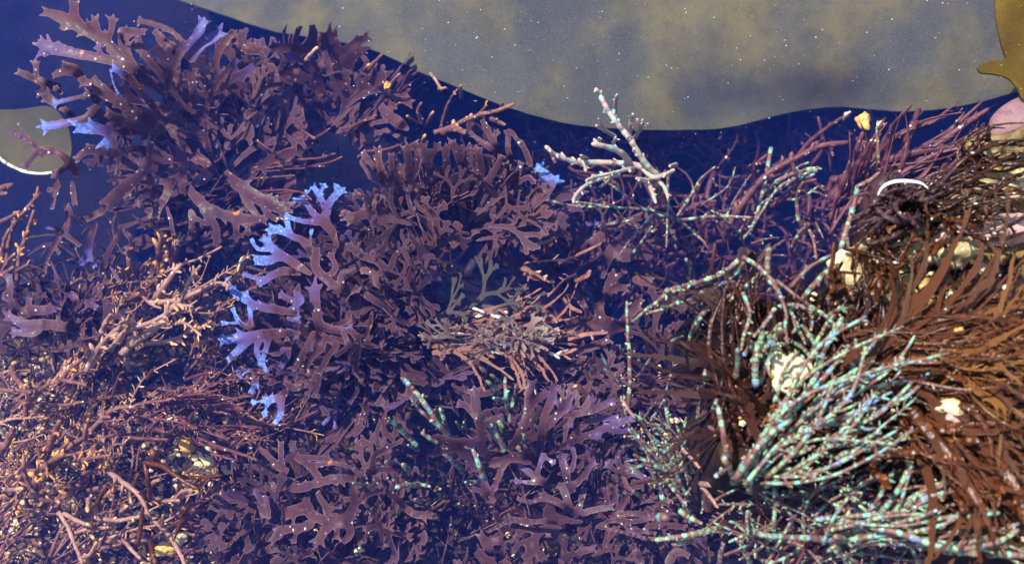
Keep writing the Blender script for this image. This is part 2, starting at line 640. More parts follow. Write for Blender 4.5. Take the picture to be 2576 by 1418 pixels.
def traced_frond(fr, s, zf, seed, lobes=True, cell=3.0, th=0.0005, dz=0.0, ws=1.12):
    """A blade whose plan is given by its midlines; zf(x, y) is its height in the pool."""
    r = random.Random(seed)
    polys = [waist(smooth(p) * np.array([1, 1, ws]), k == 0) for k, p in enumerate(parse(fr, s))]
    if lobes:
        extra = []
        for p in polys:
            extra += tips_of(p, r) + teeth(p, r)
        base_n = len(polys)
        allp = polys + extra
    else:
        allp = polys
    X, Y, Fd, A, B = outline(allp, cell, seed)
    V, D, faces = march(X, Y, Fd)
    par = params(polys)
    px = np.concatenate([p[:, 0] for p in polys]); py = np.concatenate([p[:, 1] for p in polys]); pw = np.concatenate([p[:, 2] for p in polys])
    pp = np.concatenate(par)
    off = np.concatenate([np.linspace(0, r.uniform(-.005, .005), len(p)) - (.012 * sstep(np.linspace(0, 1, len(p)), .3, 0) if k == 0 else 0) for k, p in enumerate(polys)])
    zn = off
    dd = (V[:, 0, None] - px) ** 2 + (V[:, 1, None] - py) ** 2
    w = 1 / (dd + 160) ** 2
    w /= w.sum(1, keepdims=True)
    z = zf(V[:, 0], V[:, 1]) + (w * zn).sum(1)
    tip = (w * pp).sum(1)
    md = np.sqrt(dd.min(1)); mw = pw[dd.argmin(1)]
    cup = r.uniform(-.0003, .0005)
    gx, gy = r.uniform(-.14, .14), r.uniform(-.14, .14)
    cx, cy_ = V.mean(0)
    z = z + dz + cup * np.clip(md / mw * 2, 0, 1.6) ** 2 + ((V[:, 0] - cx) * gx + (V[:, 1] - cy_) * gy) * U + .0006 * sines(V[:, 0], V[:, 1], seed + 5, 120) + .00012 * sines(V[:, 0], V[:, 1], seed + 6, 30)
    z = np.minimum(z, -.004)
    P3 = W(V[:, 0], V[:, 1], z)
    org = P3[((V[:, 0] - polys[0][0, 0]) ** 2 + (V[:, 1] - polys[0][0, 1]) ** 2).argmin()]
    Va, F, ix = shell(P3 - org, D, faces, th)
    e = np.clip(D / 7.0, 0, 1)
    return mesh('frond', Va, F, {'edge': e[ix], 'tip': tip[ix]}), org


def library_frond(seed, levels=3, w0=34, seg=52, spread=.55, curve=.0):
    """One forked blade of a kit, 200 units long at most, growing along +x from the origin."""
    r = random.Random(seed)
    polys = []

    def grow(x, y, a, w, lv, L):
        pts = [(x, y, w)]
        n = 3
        for i in range(n):
            a2 = a + r.uniform(-.18, .18) + curve
            x += math.cos(a2) * L / n; y += math.sin(a2) * L / n
            a = a2
            pts.append((x, y, w * (1 + .10 * i) if i < n - 1 else w * 1.12))
        polys.append(np.array(pts))
        if lv > 0:
            k = 2 if r.random() < .8 else 3
            for i in range(k):
                b = a + (i - (k - 1) / 2) * spread * r.uniform(1.4, 2.2) + r.uniform(-.1, .1)
                if r.random() < .92:
                    grow(x - math.cos(a) * w * .1, y - math.sin(a) * w * .1, b, w * r.uniform(.72, .92), lv - 1 if r.random() < .85 else 0, L * r.uniform(.6, .95))
    grow(0, 0, 0, w0 * .6, levels, seg)
    polys = [waist(smooth(p, 3), k == 0) for k, p in enumerate(polys)]
    ext = []
    for i, p in enumerate(polys):
        endpt = p[-1][:2]
        if not any(np.hypot(*(q[0][:2] - endpt)) < w0 * .3 for q in polys if q is not p):
            ext += tips_of(p, r)
    X, Y, Fd, A, B = outline(polys + ext, 3.4, seed)
    V, D, faces = march(X, Y, Fd)
    L = V[:, 0].max()
    k = r.choice([-1, 1]) * r.uniform(.0006, .0034)
    cup = r.uniform(-.002, .0025)
    ph = r.uniform(0, 6)
    x, y = V[:, 0], V[:, 1]
    X3 = np.sin(k * x) / k
    Z3 = (1 - np.cos(k * x)) / k
    Z3 = Z3 + cup * y * y * .6 + r.uniform(-.0012, .0012) * x * y + 3.0 * sines(x, y, seed + 9, 120) + .4 * sines(x, y, seed + 11, 34)
    P = np.stack([X3, y, Z3], -1)
    P = P - P[(x ** 2 + y ** 2).argmin()]
    Lx = P[:, 0].max()
    P = P / Lx
    Va, F, ix = shell(P, D, faces, .0005 / (Lx * U))
    return mesh('frond_kit', Va, F, {'edge': np.clip(D / 7, 0, 1)[ix], 'tip': np.clip(x / L, 0, 1)[ix]})


KIT = [library_frond(100 + i, levels=r_[0], w0=r_[1], seg=r_[2], spread=r_[3], curve=r_[4]) for i, r_ in enumerate(
    [(4, 25, 46, .46, .0), (3, 24, 56, .44, .05), (4, 26, 44, .52, -.05), (3, 22, 56, .42, .0), (4, 23, 42, .48, .08), (3, 25, 60, .45, -.07),
     (4, 27, 46, .40, .03), (3, 21, 52, .52, .0), (2, 22, 70, .42, .06), (4, 24, 48, .45, .0), (3, 26, 54, .48, .04), (2, 20, 76, .38, -.05), (4, 22, 44, .42, -.03), (3, 23, 58, .40, .02)])]


def ribbon_kit(seed, w0, nteeth, curve):
    """A long tapering flat strand with frayed side shoots, 300 units long."""
    r = random.Random(seed)
    x = y = 0; a = 0
    pts = []
    for i in range(9):
        t_ = i / 8
        pts.append((x, y, w0 * (.45 + .75 * math.sin(math.pi * min(1, t_ * 1.15 + .12)) ** .8) * (1 - .35 * t_)))
        a += r.uniform(-.10, .10) + curve
        x += math.cos(a) * 37; y += math.sin(a) * 37
    main = smooth(np.array(pts), 4)
    polys = [main]
    for k in range(nteeth):
        i = r.randrange(4, len(main) - 1)
        d = main[i][:2] - main[i - 1][:2]
        b = math.atan2(d[1], d[0]) + r.choice([-1, 1]) * r.uniform(.25, .6)
        L = r.uniform(16, 75) * (1 if r.random() < .35 else .5)
        w = main[i][2] * r.uniform(.3, .6)
        px_, py_ = main[i][:2]
        polys.append(np.array([(px_ + math.cos(b + .15 * q) * L * q / 3, py_ + math.sin(b + .15 * q) * L * q / 3, w * (1 - .26 * q)) for q in range(4)]))
    X, Y, Fd, A, B = outline(polys, 3.0, seed, k=1.6, rag=.8)
    V, D, faces = march(X, Y, Fd)
    x, y = V[:, 0], V[:, 1]
    k = r.choice([-1, 1]) * r.uniform(.0006, .002)
    Z = (1 - np.cos(k * x)) / k + 5 * sines(x, y, seed + 3, 190) + .035 * y * np.sin(x / 60 + seed) * 6
    P = np.stack([x, y, Z], -1)
    P = P - P[(x ** 2 + y ** 2).argmin()]
    Lx = P[:, 0].max()
    Va, F, ix = shell(P / Lx, D, faces, .0006 / (Lx * U))
    return mesh('strand_kit', Va, F, {'edge': np.clip(D / 7, 0, 1)[ix], 'tip': np.clip(x / Lx, 0, 1)[ix] * .6, 'along': x[ix] * U})


RKIT = {}


def rkit(mat):
    if mat not in RKIT:
        base = RKIT.get('base') or [ribbon_kit(700 + i, w, n_, c) for i, (w, n_, c) in enumerate([(13, 16, .07), (20, 12, -.08), (9, 20, .12), (24, 9, .05), (15, 24, -.12), (11, 10, .03), (20, 18, .10)])]
        RKIT['base'] = base
        RKIT[mat] = [m_.copy() for m_ in base]
    return RKIT[mat]


def blades(t, bases, tips, n, mat, seed, z0, z1, L=(200, 420), spread=30, roll=.5, name='strand'):
    """n flat frayed strands, each ending near one of the tips and coming from the direction of the base."""
    r = random.Random(seed)
    for i in range(n):
        tx, ty = r.choice(tips); tx += r.uniform(-spread, spread); ty += r.uniform(-spread, spread)
        bx, by = bases[0] + r.uniform(-60, 60), bases[1] + r.uniform(-60, 60)
        a = math.atan2(ty - by, tx - bx) + r.uniform(-.15, .15)
        l = min(math.hypot(tx - bx, ty - by) * r.uniform(.9, 1.1), r.uniform(*L))
        za, zb_ = z0 + r.uniform(-.004, .004), z1 + r.uniform(-.004, .004)
        o = put_blade(t, r.choice(rkit(mat)), W(tx - math.cos(a) * l, ty - math.sin(a) * l, za), W(tx, ty, zb_), roll, M[mat], r=r)
        o.name = name


def put_blade(parent, me, A, B, roll, mat, irid=0.0, tilt=None, r=rng):
    """A copy of one kit blade from world point A to world point B."""
    A = Vector(A); B = Vector(B)
    X = (B - A); L = X.length; X.normalize()
    up = Vector((0, 0, 1)) + Vector((r.uniform(-roll, roll), r.uniform(-roll, roll), 0))
    if tilt: up += Vector(tilt)
    Y = up.cross(X)
    if Y.length < 1e-4: Y = Vector((0, 1, 0)).cross(X)
    Y.normalize()
    Z = X.cross(Y)
    R = Matrix((X, Y, Z)).transposed().to_4x4()
    o = bpy.data.objects.new('frond', me)
    COL.objects.link(o)
    if not me.materials: me.materials.append(mat)
    o.parent = parent
    sy = r.uniform(.85, 1.15) * (1 if r.random() < .5 else -1)
    o.matrix_basis = Matrix.Translation(A - parent.location) @ R @ Matrix.Diagonal((L, L * sy, L * abs(sy), 1))
    if irid: o['irid'] = irid
    return o


def holdfast(parent, loc, rad):
    n, m = 12, 6
    V, F = [], []
    r = random.Random(int(abs(loc[0]) * 1e5))
    for j in range(m + 1):
        t = j / m
        for i in range(n):
            a = i / n * 6.2832
            q = rad * (1 - .75 * t ** .7) * (1 + .25 * math.sin(a * 3 + 1.3) + .1 * r.uniform(-1, 1))
            V.append((q * math.cos(a), q * math.sin(a), rad * 1.4 * t - rad * .4))
    for j in range(m):
        for i in range(n):
            F.append([j * n + i, j * n + (i + 1) % n, (j + 1) * n + (i + 1) % n, (j + 1) * n + i])
    F.append([m * n + i for i in range(n)])
    me = mesh('holdfast', V, F, {'tip': np.zeros(len(V))})
    return link('holdfast', me, M['hold'], parent, loc)


# ------------------------------------------------------------------ tubes (round and flattened strands)
def tube(paths, sides=6, flat=1.0, roll=0.0):
    """paths: list of (N x 3 world points, N radii, tip values). One mesh of joined strands, origin at the first point."""
    V, F, tp, al = [], [], [], []
    org = paths[0][0][0].copy()
    for P, R, T in paths:
        P = np.asarray(P); n = len(P)
        tang = np.gradient(P, axis=0)
        tang /= np.linalg.norm(tang, axis=1, keepdims=True) + 1e-12
        up = np.array([0, 0, 1.0])
        b0 = len(V)
        L = np.concatenate([[0], np.cumsum(np.linalg.norm(np.diff(P, axis=0), axis=1))])
        for i in range(n):
            s = np.cross(tang[i], up)
            ln = np.linalg.norm(s)
            s = s / ln if ln > .05 else np.array([1.0, 0, 0])
            u = np.cross(s, tang[i])
            if roll:
                q = roll * (1 + .8 * math.sin(i * .35 + roll * 9))
                s, u = s * math.cos(q) + u * math.sin(q), u * math.cos(q) - s * math.sin(q)
            for k in range(sides):
                a = k / sides * 6.28318
                V.append(P[i] - org + R[i] * (math.cos(a) * s + flat * math.sin(a) * u))
                tp.append(T[i]); al.append(L[i])
        for i in range(n - 1):
            for k in range(sides):
                a, b = b0 + i * sides + k, b0 + i * sides + (k + 1) % sides
                F.append([a, b, b + sides, a + sides])
        F.append([b0 + k for k in range(sides)][::-1])
        V.append(P[-1] - org + tang[-1] * R[-1] * .9); tp.append(T[-1]); al.append(L[-1])
        e = len(V) - 1
        q = b0 + (n - 1) * sides
        for k in range(sides):
            F.append([q + k, q + (k + 1) % sides, e])
    return mesh('strand', V, F, {'tip': tp, 'along': al}), org


def strand_paths(pts, z0, z1, rad, r, stubs=0, stub_len=20, taper=.35, wob=1.5, arch=0.0, stub_tip=True, sr=(.55, .85)):
    """pts: picture points base -> tip; rad in picture units. Returns the strand and its short side branches."""
    p = np.array([(a, b, 0.0) for a, b in pts], float)
    p = smooth(p, 6) if len(p) > 2 else np.array([p[0] + (p[1] - p[0]) * t for t in np.linspace(0, 1, 9)])
    n = len(p)
    t = np.linspace(0, 1, n)
    x = p[:, 0] + wob * np.cumsum([r.gauss(0, .5) for _ in range(n)])
    y = p[:, 1] + wob * np.cumsum([r.gauss(0, .5) for _ in range(n)])
    z = z0 + (z1 - z0) * t + arch * np.sin(t * 3.1416) + np.array([r.gauss(0, .0005) for _ in range(n)])
    P = W(x, y, z)
    R = rad * U * (1 - taper * t) * np.array([r.uniform(.88, 1.12) for _ in range(n)])
    R[-1] *= .7
    out = [(P, R, t * (.9 if not stubs else .55) if stub_tip else t)]
    for _ in range(stubs):
        i = int(r.uniform(.12, 1.0) * (n - 2)) + 1
        d = P[i] - P[i - 1]
        d /= np.linalg.norm(d) + 1e-12
        side = np.cross(d, (0, 0, 1)); side /= np.linalg.norm(side) + 1e-9
        dirv = d * r.uniform(.5, 1.2) + side * r.choice([-1, 1]) * r.uniform(.5, 1.1) + np.array([0, 0, r.uniform(-.3, .6)])
        dirv /= np.linalg.norm(dirv)
        L = stub_len * U * r.uniform(.4, 1.3)
        m = 5
        Q = np.array([P[i] + dirv * L * k / (m - 1) + np.array([r.gauss(0, 1), r.gauss(0, 1), r.gauss(0, 1)]) * L * .04 * (k > 0) for k in range(m)])
        RR = R[i] * r.uniform(*sr) * np.array([1, 1, .95, .85, .55])
        out.append((Q, RR, np.linspace(.5, 1, m)))
    return out


def add_strand(parent, name, paths, mat, flat=1.0, sides=6, **props):
    me, org = tube(paths, sides, flat, rng.uniform(-.8, .8) if flat < .6 else 0.0)
    o = link(name, me, mat, parent, org)
    for k, v in props.items():
        o[k] = v
    return o


def bend(a, b, k, r, n=5):
    """A gently bowed path between two picture points."""
    a = np.array(a, float); b = np.array(b, float)
    d = b - a
    q = np.array([-d[1], d[0]])
    s = k * r.uniform(.4, 1.2)
    s2 = r.uniform(-.05, .05)
    return [tuple(a + d * t + q * (s * math.sin(t * 3.1416) + s2 * math.sin(t * 6.283))) for t in np.linspace(0, 1, n)]



# ------------------------------------------------------------------ kelp blades and rocks
def kelp_sheet(name, pts, zf, th, mat, label, cell=9, rimf=None):
    """A broad smooth blade whose margin runs through the given picture points at depth zf."""
    P = np.array(pts, float)
    x0, y0 = P.min(0) - 12; x1, y1 = P.max(0) + 12
    X, Y = np.meshgrid(np.arange(x0, x1, cell), np.arange(y0, y1, cell))
    Fd = sd_poly(P, X, Y) + .9 * sines(X, Y, 77, 60, 6) + .5 * sines(X, Y, 78, 22, 5)
    V, D, faces = march(X, Y, Fd)
    P3 = W(V[:, 0], V[:, 1], zf(V[:, 0], V[:, 1]))
    org = P3.mean(0)
    Va, F, ix = shell(P3 - org, D, faces, th, rim=14)
    me = mesh(name, Va, F, {'edge': np.clip(D / 20, 0, 1)[ix]})
    o = link(name, me, mat, None, org)
    return tag(o, label, 'kelp')


def crv(s, n=8):
    return [tuple(q[:2]) for q in smooth(np.array([(*map(float, t.split(',')), 0) for t in s.split()]), n)]


edge = crv('425,-6 500,18 560,38 630,62 700,82 800,97 880,112 940,128 1000,154 1060,184 1130,212 1200,241 1275,270 1350,293 1425,311 1500,321 1580,326 1650,328 1770,327 1850,318 1910,303 1960,290 2030,276 2110,270 2200,277 2270,281 2330,279 2400,270 2470,256 2545,236 2640,214')
top_pts = edge + [(2700, 150), (2760, -260), (1500, -320), (300, -260), (330, -60)]


def top_z(x, y):
    z = -.105 + .0035 * sines(x, y, 21, 420) + .0007 * sines(x, y, 22, 150)
    z = z - .024 * np.exp(-(((x - 2060) / 300) ** 2 + ((y - 300) / 100) ** 2))
    z = z - .055 * np.exp(-((x - 450) / 420) ** 2)
    return z


kelp_sheet('kelp_blade', top_pts, top_z, .0016, M['kelp'], 'broad smooth grey-olive kelp blade along the top of the pool')
lk = crv('-60,270 0,277 60,274 120,268 150,285 175,330 180,380 170,424 130,434 90,436 50,428 15,410 -10,388 -60,360')
k2 = kelp_sheet('kelp_blade', lk, lambda x, y: -.125 + .0008 * sines(x, y, 31, 120), .0014, M['kelp2'],
                'small olive kelp piece with a pale curved rim behind the left seaweed')
rim = [(-20, 380), (-5, 393), (12, 408), (35, 421), (62, 432), (90, 437), (120, 436), (150, 430), (172, 424)]
rp = strand_paths(rim, -.121, -.121, 4.2, rng, 0, wob=.2, taper=.1)
me_, org_ = tube(rp, 8, .8)
link('blade_rim', me_, M['rim'], k2, org_)
gk = crv('2503,-30 2503,20 2506,60 2514,100 2523,130 2528,150 2500,154 2470,162 2458,172 2466,184 2500,188 2530,196 2548,212 2562,230 2572,250 2600,262 2700,260')
gk += [(2900, 200), (3000, -100), (2700, -260)]
kelp_sheet('kelp_blade', gk, lambda x, y: -.030 + .0010 * sines(x, y, 41, 100), .002, M['gold'], 'golden brown kelp blade with a finger-like lobe in the corner', cell=4)


def lump(name, px, py, z, rx, ry, rz, mat, label, cat, seed, rough=.18, group=None, rot=0.0, facet=0.0, parent=None, seg=20):
    """A stone or shell piece: an uneven rounded lump; rx, ry in picture units, rz in metres."""
    r = random.Random(seed)
    V, F = [], []
    m = seg // 2
    c = W(px, py, z)
    for j in range(m + 1):
        th = math.pi * j / m
        for i in range(seg):
            a = i / seg * 6.28318
            d = np.array([math.sin(th) * math.cos(a), math.sin(th) * math.sin(a), math.cos(th)])
            q = 1 + rough * (math.sin(3 * d[0] + seed) * .5 + math.sin(4.3 * d[1] + 2 * seed) * .5 + .6 * math.sin(5.1 * d[2] + d[0] * 3 + 3 * seed) + .35 * math.sin(9 * d[0] - 7 * d[1] + seed))
            p = d * q
            if facet:
                p = np.sign(p) * np.abs(p) ** (1 - facet)
            x, y = p[0] * rx * U, p[1] * ry * U
            V.append((x * math.cos(rot) - y * math.sin(rot), x * math.sin(rot) + y * math.cos(rot), p[2] * rz))
    for j in range(m):
        for i in range(seg):
            F.append([j * seg + i, (j + 1) * seg + i, (j + 1) * seg + (i + 1) % seg, j * seg + (i + 1) % seg])
    o = link(name, mesh(name, V, F), mat, parent, c)
    return tag(o, label, cat, group)


lump('rock', 2660, 300, -.034, 165, 74, .008, M['prock'], 'smooth pink crusted rock at the pool edge below the golden kelp', 'rock', 1, .1, seg=40, rot=.15)
lump('rock', 2560, 384, -.016, 92, 46, .012, M['mott'], 'mottled yellow rock with black spots under the pink crusted rock', 'rock', 12, .26, seg=40)
lump('rock', 2235, 655, -.012, 100, 56, .008, M['yrock'], 'pale yellow rock glaring between brown strands beside the black tuft', 'rock', 3, .34, rot=.5, facet=.15, seg=40)
lump('rock', 2510, 480, -.012, 120, 46, .008, M['yrock'], 'long cream rock seen through the dark strands at the edge', 'rock', 4, .3, rot=.35, facet=.1, seg=40)
lump('rock', 2480, 585, -.012, 120, 34, .007, M['prock2'], 'pinkish flat stone lying under the brown strands', 'rock', 5, .22, rot=.2, seg=40)
lump('rock', 2255, 590, -.006, 30, 34, .006, M['shell'], 'white sunlit stone chip below the black wet tuft', 'rock', 6, .3, facet=.3)
lump('rock', 2390, 640, -.010, 62, 26, .006, M['yrock'], 'golden stone peeping out between the pink stone and the combed strands', 'rock', 7, .34, rot=.2, facet=.2, seg=30)
lump('rock', 2130, 665, -.014, 44, 24, .006, M['shell'], 'cream stone at the very rim of the ledge next to the jointed pink twig', 'rock', 8, .3, rot=.3, facet=.3, seg=30)

# pebbles and shell bits seen through the weed
PEB = [  # x, y, rx, ry, kind, rot, z, label
    (1505, 972, 40, 20, 'shell', .3, -.10, 'large cream shell fragment glowing behind the thin forked strands'),
    (1545, 985, 30, 22, 'amber', 1.1, -.10, 'amber pebble beside the large cream shell fragment'),
    (1440, 985, 26, 20, 'shell', .1, -.10, 'small cream chip on the near side of the large shell fragment'),
    (1030, 878, 22, 17, 'shell', .8, -.12, 'cream shell bit below the round blue-tipped seaweed'),
    (1015, 905, 15, 13, 'amber', .2, -.12, 'tiny amber pebble next to the cream shell bit under the round seaweed'),
    (497, 1190, 40, 46, 'amber', .1, -.135, 'big amber pebble glowing among the brown bushes'),
    (522, 1150, 20, 32, 'shell', .5, -.125, 'cream shell with stripes above the big amber pebble'),
    (585, 1115, 25, 11, 'shell', -.3, -.125, 'pale oval shell bit above a long wine red strand'),
    (590, 1175, 16, 19, 'shell', .7, -.13, 'pale chip to the side of the striped cream shell'),
    (470, 1120, 22, 22, 'amber', .4, -.10, 'dull amber pebble half hidden behind the striped cream shell'),
    (455, 1345, 20, 28, 'shell', .2, -.13, 'rounded cream shell between orange strands near the front'),
    (420, 1380, 32, 22, 'amber', .2, -.11, 'flat amber pebble under the orange strands at the front'),
    (1992, 945, 46, 34, 'shell', 1.0, .002, 'folded cream shell in the middle of the turquoise strands'),
    (1958, 925, 28, 48, 'shell', .2, .001, 'upright cream shell sliver beside the folded cream shell'),
    (2388, 1026, 34, 24, 'shell', -.2, .003, 'angular white shell chip among the rust strands'),
    (2398, 1054, 28, 10, 'pinkshell', -.3, .003, 'pinkish shell chip just under the angular white chip'),
    (2370, 1165, 30, 15, 'amber', .1, -.012, 'olive yellow pebble under the broad rust strands'),
    (2560, 1002, 26, 10, 'shell', .1, -.010, 'thin cream shell sliver at the edge of the rust strands'),
    (2412, 832, 11, 8, 'amber', .2, .014, 'single bright yellow chip lying on blurred brown strands'),
    (2172, 305, 20, 26, 'amber', .1, -.06, 'split amber shell at the kelp margin'),
    (2212, 318, 9, 14, 'shell', .3, -.07, 'small cream chip right of the split amber shell'),
    (2238, 370, 9, 10, 'shell', .1, -.075, 'tiny cream chip under the split amber shell'),
    (1185, 670, 12, 24, 'pinkshell', -.5, -.10, 'lilac shell flake in the dark hollow beside the round seaweed'),
    (1003, 1280, 34, 18, 'shell', .5, -.10, 'cream shell piece beside the ring-shaped front seaweed'),
    (905, 1385, 14, 12, 'shell', .5, -.10, 'small white chip at the front under the ring-shaped seaweed'),
    (1320, 1320, 15, 6, 'shell', .1, -.10, 'thin cream sliver in the dark gap at the front'),
    (1360, 1395, 12, 9, 'shell', .3, -.10, 'wedge-shaped cream chip at the front edge'),
    (1525, 1320, 14, 5, 'shell', .6, -.10, 'slim cream sliver lying deepest in the front gap'),
    (1340, 985, 20, 20, 'shell', .3, -.11, 'pale chip behind the upright red fronds'),
    (975, 215, 9, 15, 'amber', -.4, -.07, 'little yellow egg-shaped chip below the kelp margin'),
    (2130, 290, 10, 8, 'pinkshell', .5, -.07, 'pink and white chip at the kelp margin beside the split shell'),
    (2270, 405, 10, 16, 'pinkshell', -.4, -.075, 'pinkish chip among the pale purple strands'),
    (610, 660, 7, 30, 'shell', -.4, -.12, 'lime tinted shell strip behind the blue tips'),
    (1920, 1085, 20, 16, 'amber', .5, -.014, 'small amber pebble in the dark root of the turquoise spray'),
    (1780, 940, 10, 12, 'amber', .3, -.09, 'amber chip between the banded strands'),
    (1865, 520, 8, 10, 'pinkshell', .2, -.10, 'salmon chip in the dark blue gap'),
]
for i, (x, y, rx, ry, k, ro, z, lab) in enumerate(PEB):
    flat = k in ('shell', 'pinkshell')
    lump('shell_fragment' if flat else 'pebble', x, y, z, rx * .78, ry * .78, (.0035 if flat else min(rx, ry) * U * .7), M[k], lab,
         'shell' if flat else 'pebble', 50 + i, .34, rot=ro, facet=.25 if flat else .1)


# tiny countless chips on the floor
def gravel(name, n, sampler, zoff, seed, mats, label, size=(4, 11)):
    r = random.Random(seed)
    V, F, mi = [], [], []
    for k in range(n):
        x, y = sampler(r)
        s = r.uniform(*size) * U
        z = -.13 if zoff > .01 else -.02
        for _ in range(3):
            p = W(x, y, z)
            z, bk, _g = (q[0] for q in floor_z(np.array([p[0]]), np.array([p[1]])))
        if (bk > .5) != (zoff <= .01) or (zoff > .01 and z > -.09):
            continue
        p = W(x, y, z + s * .4 + r.uniform(0, zoff))
        a = r.uniform(0, 6.28); el = r.uniform(.5, 1)
        b = len(V)
        q = [np.array([math.cos(a + j * 1.2566) * s * r.uniform(.8, 1.1), math.sin(a + j * 1.2566) * s * el, r.uniform(-.25, .25) * s]) for j in range(5)]
        V += [tuple(p + v) for v in q] + [tuple(p + np.array([0, 0, s * .45])), tuple(p - np.array([0, 0, s * .4]))]
        for j in range(5):
            F.append([b + j, b + (j + 1) % 5, b + 5]); F.append([b + (j + 1) % 5, b + j, b + 6])
        mi += [r.choice([0, 0, 1, 2])] * 10
    me = mesh(name, V, F, smooth_shade=False)
    for m in mats: me.materials.append(m)
    me.polygons.foreach_set('material_index', mi)
    return tag(link(name, me), label, 'gravel', kind='stuff')


def front_spots(r):
    u = r.random()
    if u < .55: return r.uniform(-100, 700), r.uniform(900, 1480)
    if u < .8: return r.uniform(700, 1700), r.uniform(1150, 1480)
    return r.uniform(1300, 1800), r.uniform(900, 1250)


gravel('gravel', 2600, front_spots, .03, 5, [M['shell'], M['amber'], M['pinkshell']], 'scattered cream and amber shell gravel under the weeds')
gravel('gravel', 500, lambda r: (r.uniform(1850, 2640), r.uniform(600, 1420)), .008, 6, [M['shell'], M['amber'], M['pinkshell']],
       'shell grit scattered over the weedy ledge', (3, 8))

lump('stone', 1490, 985, -.122, 110, 60, .012, M['rock'], 'dark stone carrying a heap of glowing shell grit behind the tall purple fronds', 'rock', 301, .2)
lump('stone', 520, 1160, -.142, 110, 90, .012, M['rock'], 'dark stone carrying the amber pebble and shells among the brown bushes', 'rock', 302, .2)


def heap(n, cx, cy, sx, sy, z, seed, label):
    r = random.Random(seed)
    V, F, mi = [], [], []
    for k in range(n):
        s_ = r.uniform(4, 13) * U
        p = W(cx + r.gauss(0, sx), cy + r.gauss(0, sy), z + r.uniform(-.003, .003))
        b = len(V); a = r.uniform(0, 6.28); el = r.uniform(.45, 1)
        V += [tuple(p + np.array([math.cos(a + j * 1.047) * s_ * r.uniform(.75, 1.1), math.sin(a + j * 1.047) * s_ * el, r.uniform(-.3, .3) * s_])) for j in range(6)] + [tuple(p + np.array([0, 0, s_ * .5])), tuple(p - np.array([0, 0, s_ * .4]))]
        for j in range(6):
            F.append([b + j, b + (j + 1) % 6, b + 6]); F.append([b + (j + 1) % 6, b + j, b + 7])
        mi += [r.choice([0, 0, 0, 1, 2])] * 12
    me = mesh('shell_grit', V, F, smooth_shade=False)
    for m in ('shell', 'amber', 'pinkshell'): me.materials.append(M[m])
    me.polygons.foreach_set('material_index', mi)
    tag(link('shell_grit', me), label, 'gravel', kind='stuff')


heap(120, 1490, 972, 48, 24, -.108, 311, 'glowing heap of cream shell grit behind the tall purple fronds')
heap(110, 520, 1150, 48, 50, -.128, 312, 'glowing heap of amber and cream shell grit among the brown bushes')
heap(40, 1640, 1090, 40, 40, -.10, 313, 'small shell grit below the speckled mint tangle')

# ------------------------------------------------------------------ red forked seaweeds
def sst(v, a, b):
    return sstep(v, a, b)


def clump(label, base, zb, zf, traced=(), seed=0, hold=True, ws=1.14):
    loc = W(base[0], base[1], zb)
    t = thing('forked_seaweed', label, 'seaweed', Vector(loc))
    if hold:
        holdfast(t, loc, .006)
    for i, q in enumerate(traced):
        fr, s = q[0], q[1]
        ir = q[2] if len(q) > 2 else 0.0
        me, org = traced_frond(fr, s, zf, seed * 100 + i, dz=.0025 * (i % 7) - .006, ws=ws)
        o = link('frond', me, M['blade'], t, org)
        if ir: o['irid'] = ir
    return t


def fan(t, base, ang, rad, n, zb, zt, seed, asp=1.0, q=(.1, .55), roll=.55, blue=0.0, kits=None, blen=(110, 230)):
    """n kit blades radiating from a base over an arc of picture angles (degrees, y down)."""
    r = random.Random(seed)
    for i in range(n):
        a = math.radians(r.uniform(*ang))
        R = r.uniform(*rad)
        tx, ty = base[0] + math.cos(a) * R, base[1] + math.sin(a) * R * asp
        L = min(R * r.uniform(.8, .98), r.uniform(*blen))
        f = 1 - L / R
        a2 = a + r.uniform(-.16, .16)
        bx, by = tx - math.cos(a2) * L, ty - math.sin(a2) * L * asp
        rr = R / rad[1]
        z1 = zb + (zt - zb) * rr + r.uniform(-.008, .006)
        z0 = z1 - r.uniform(.004, .035) * L / 150
        put_blade(t, r.choice(kits or KIT), W(bx, by, z0), W(tx, ty, z1), roll, M['blade'], blue if r.random() < .35 else 0, r=r)


def zfan(bx, by, zb, zt, R):
    return lambda x, y: zb + (zt - zb) * sst(np.hypot(np.asarray(x) - bx, np.asarray(y) - by), 0, R)


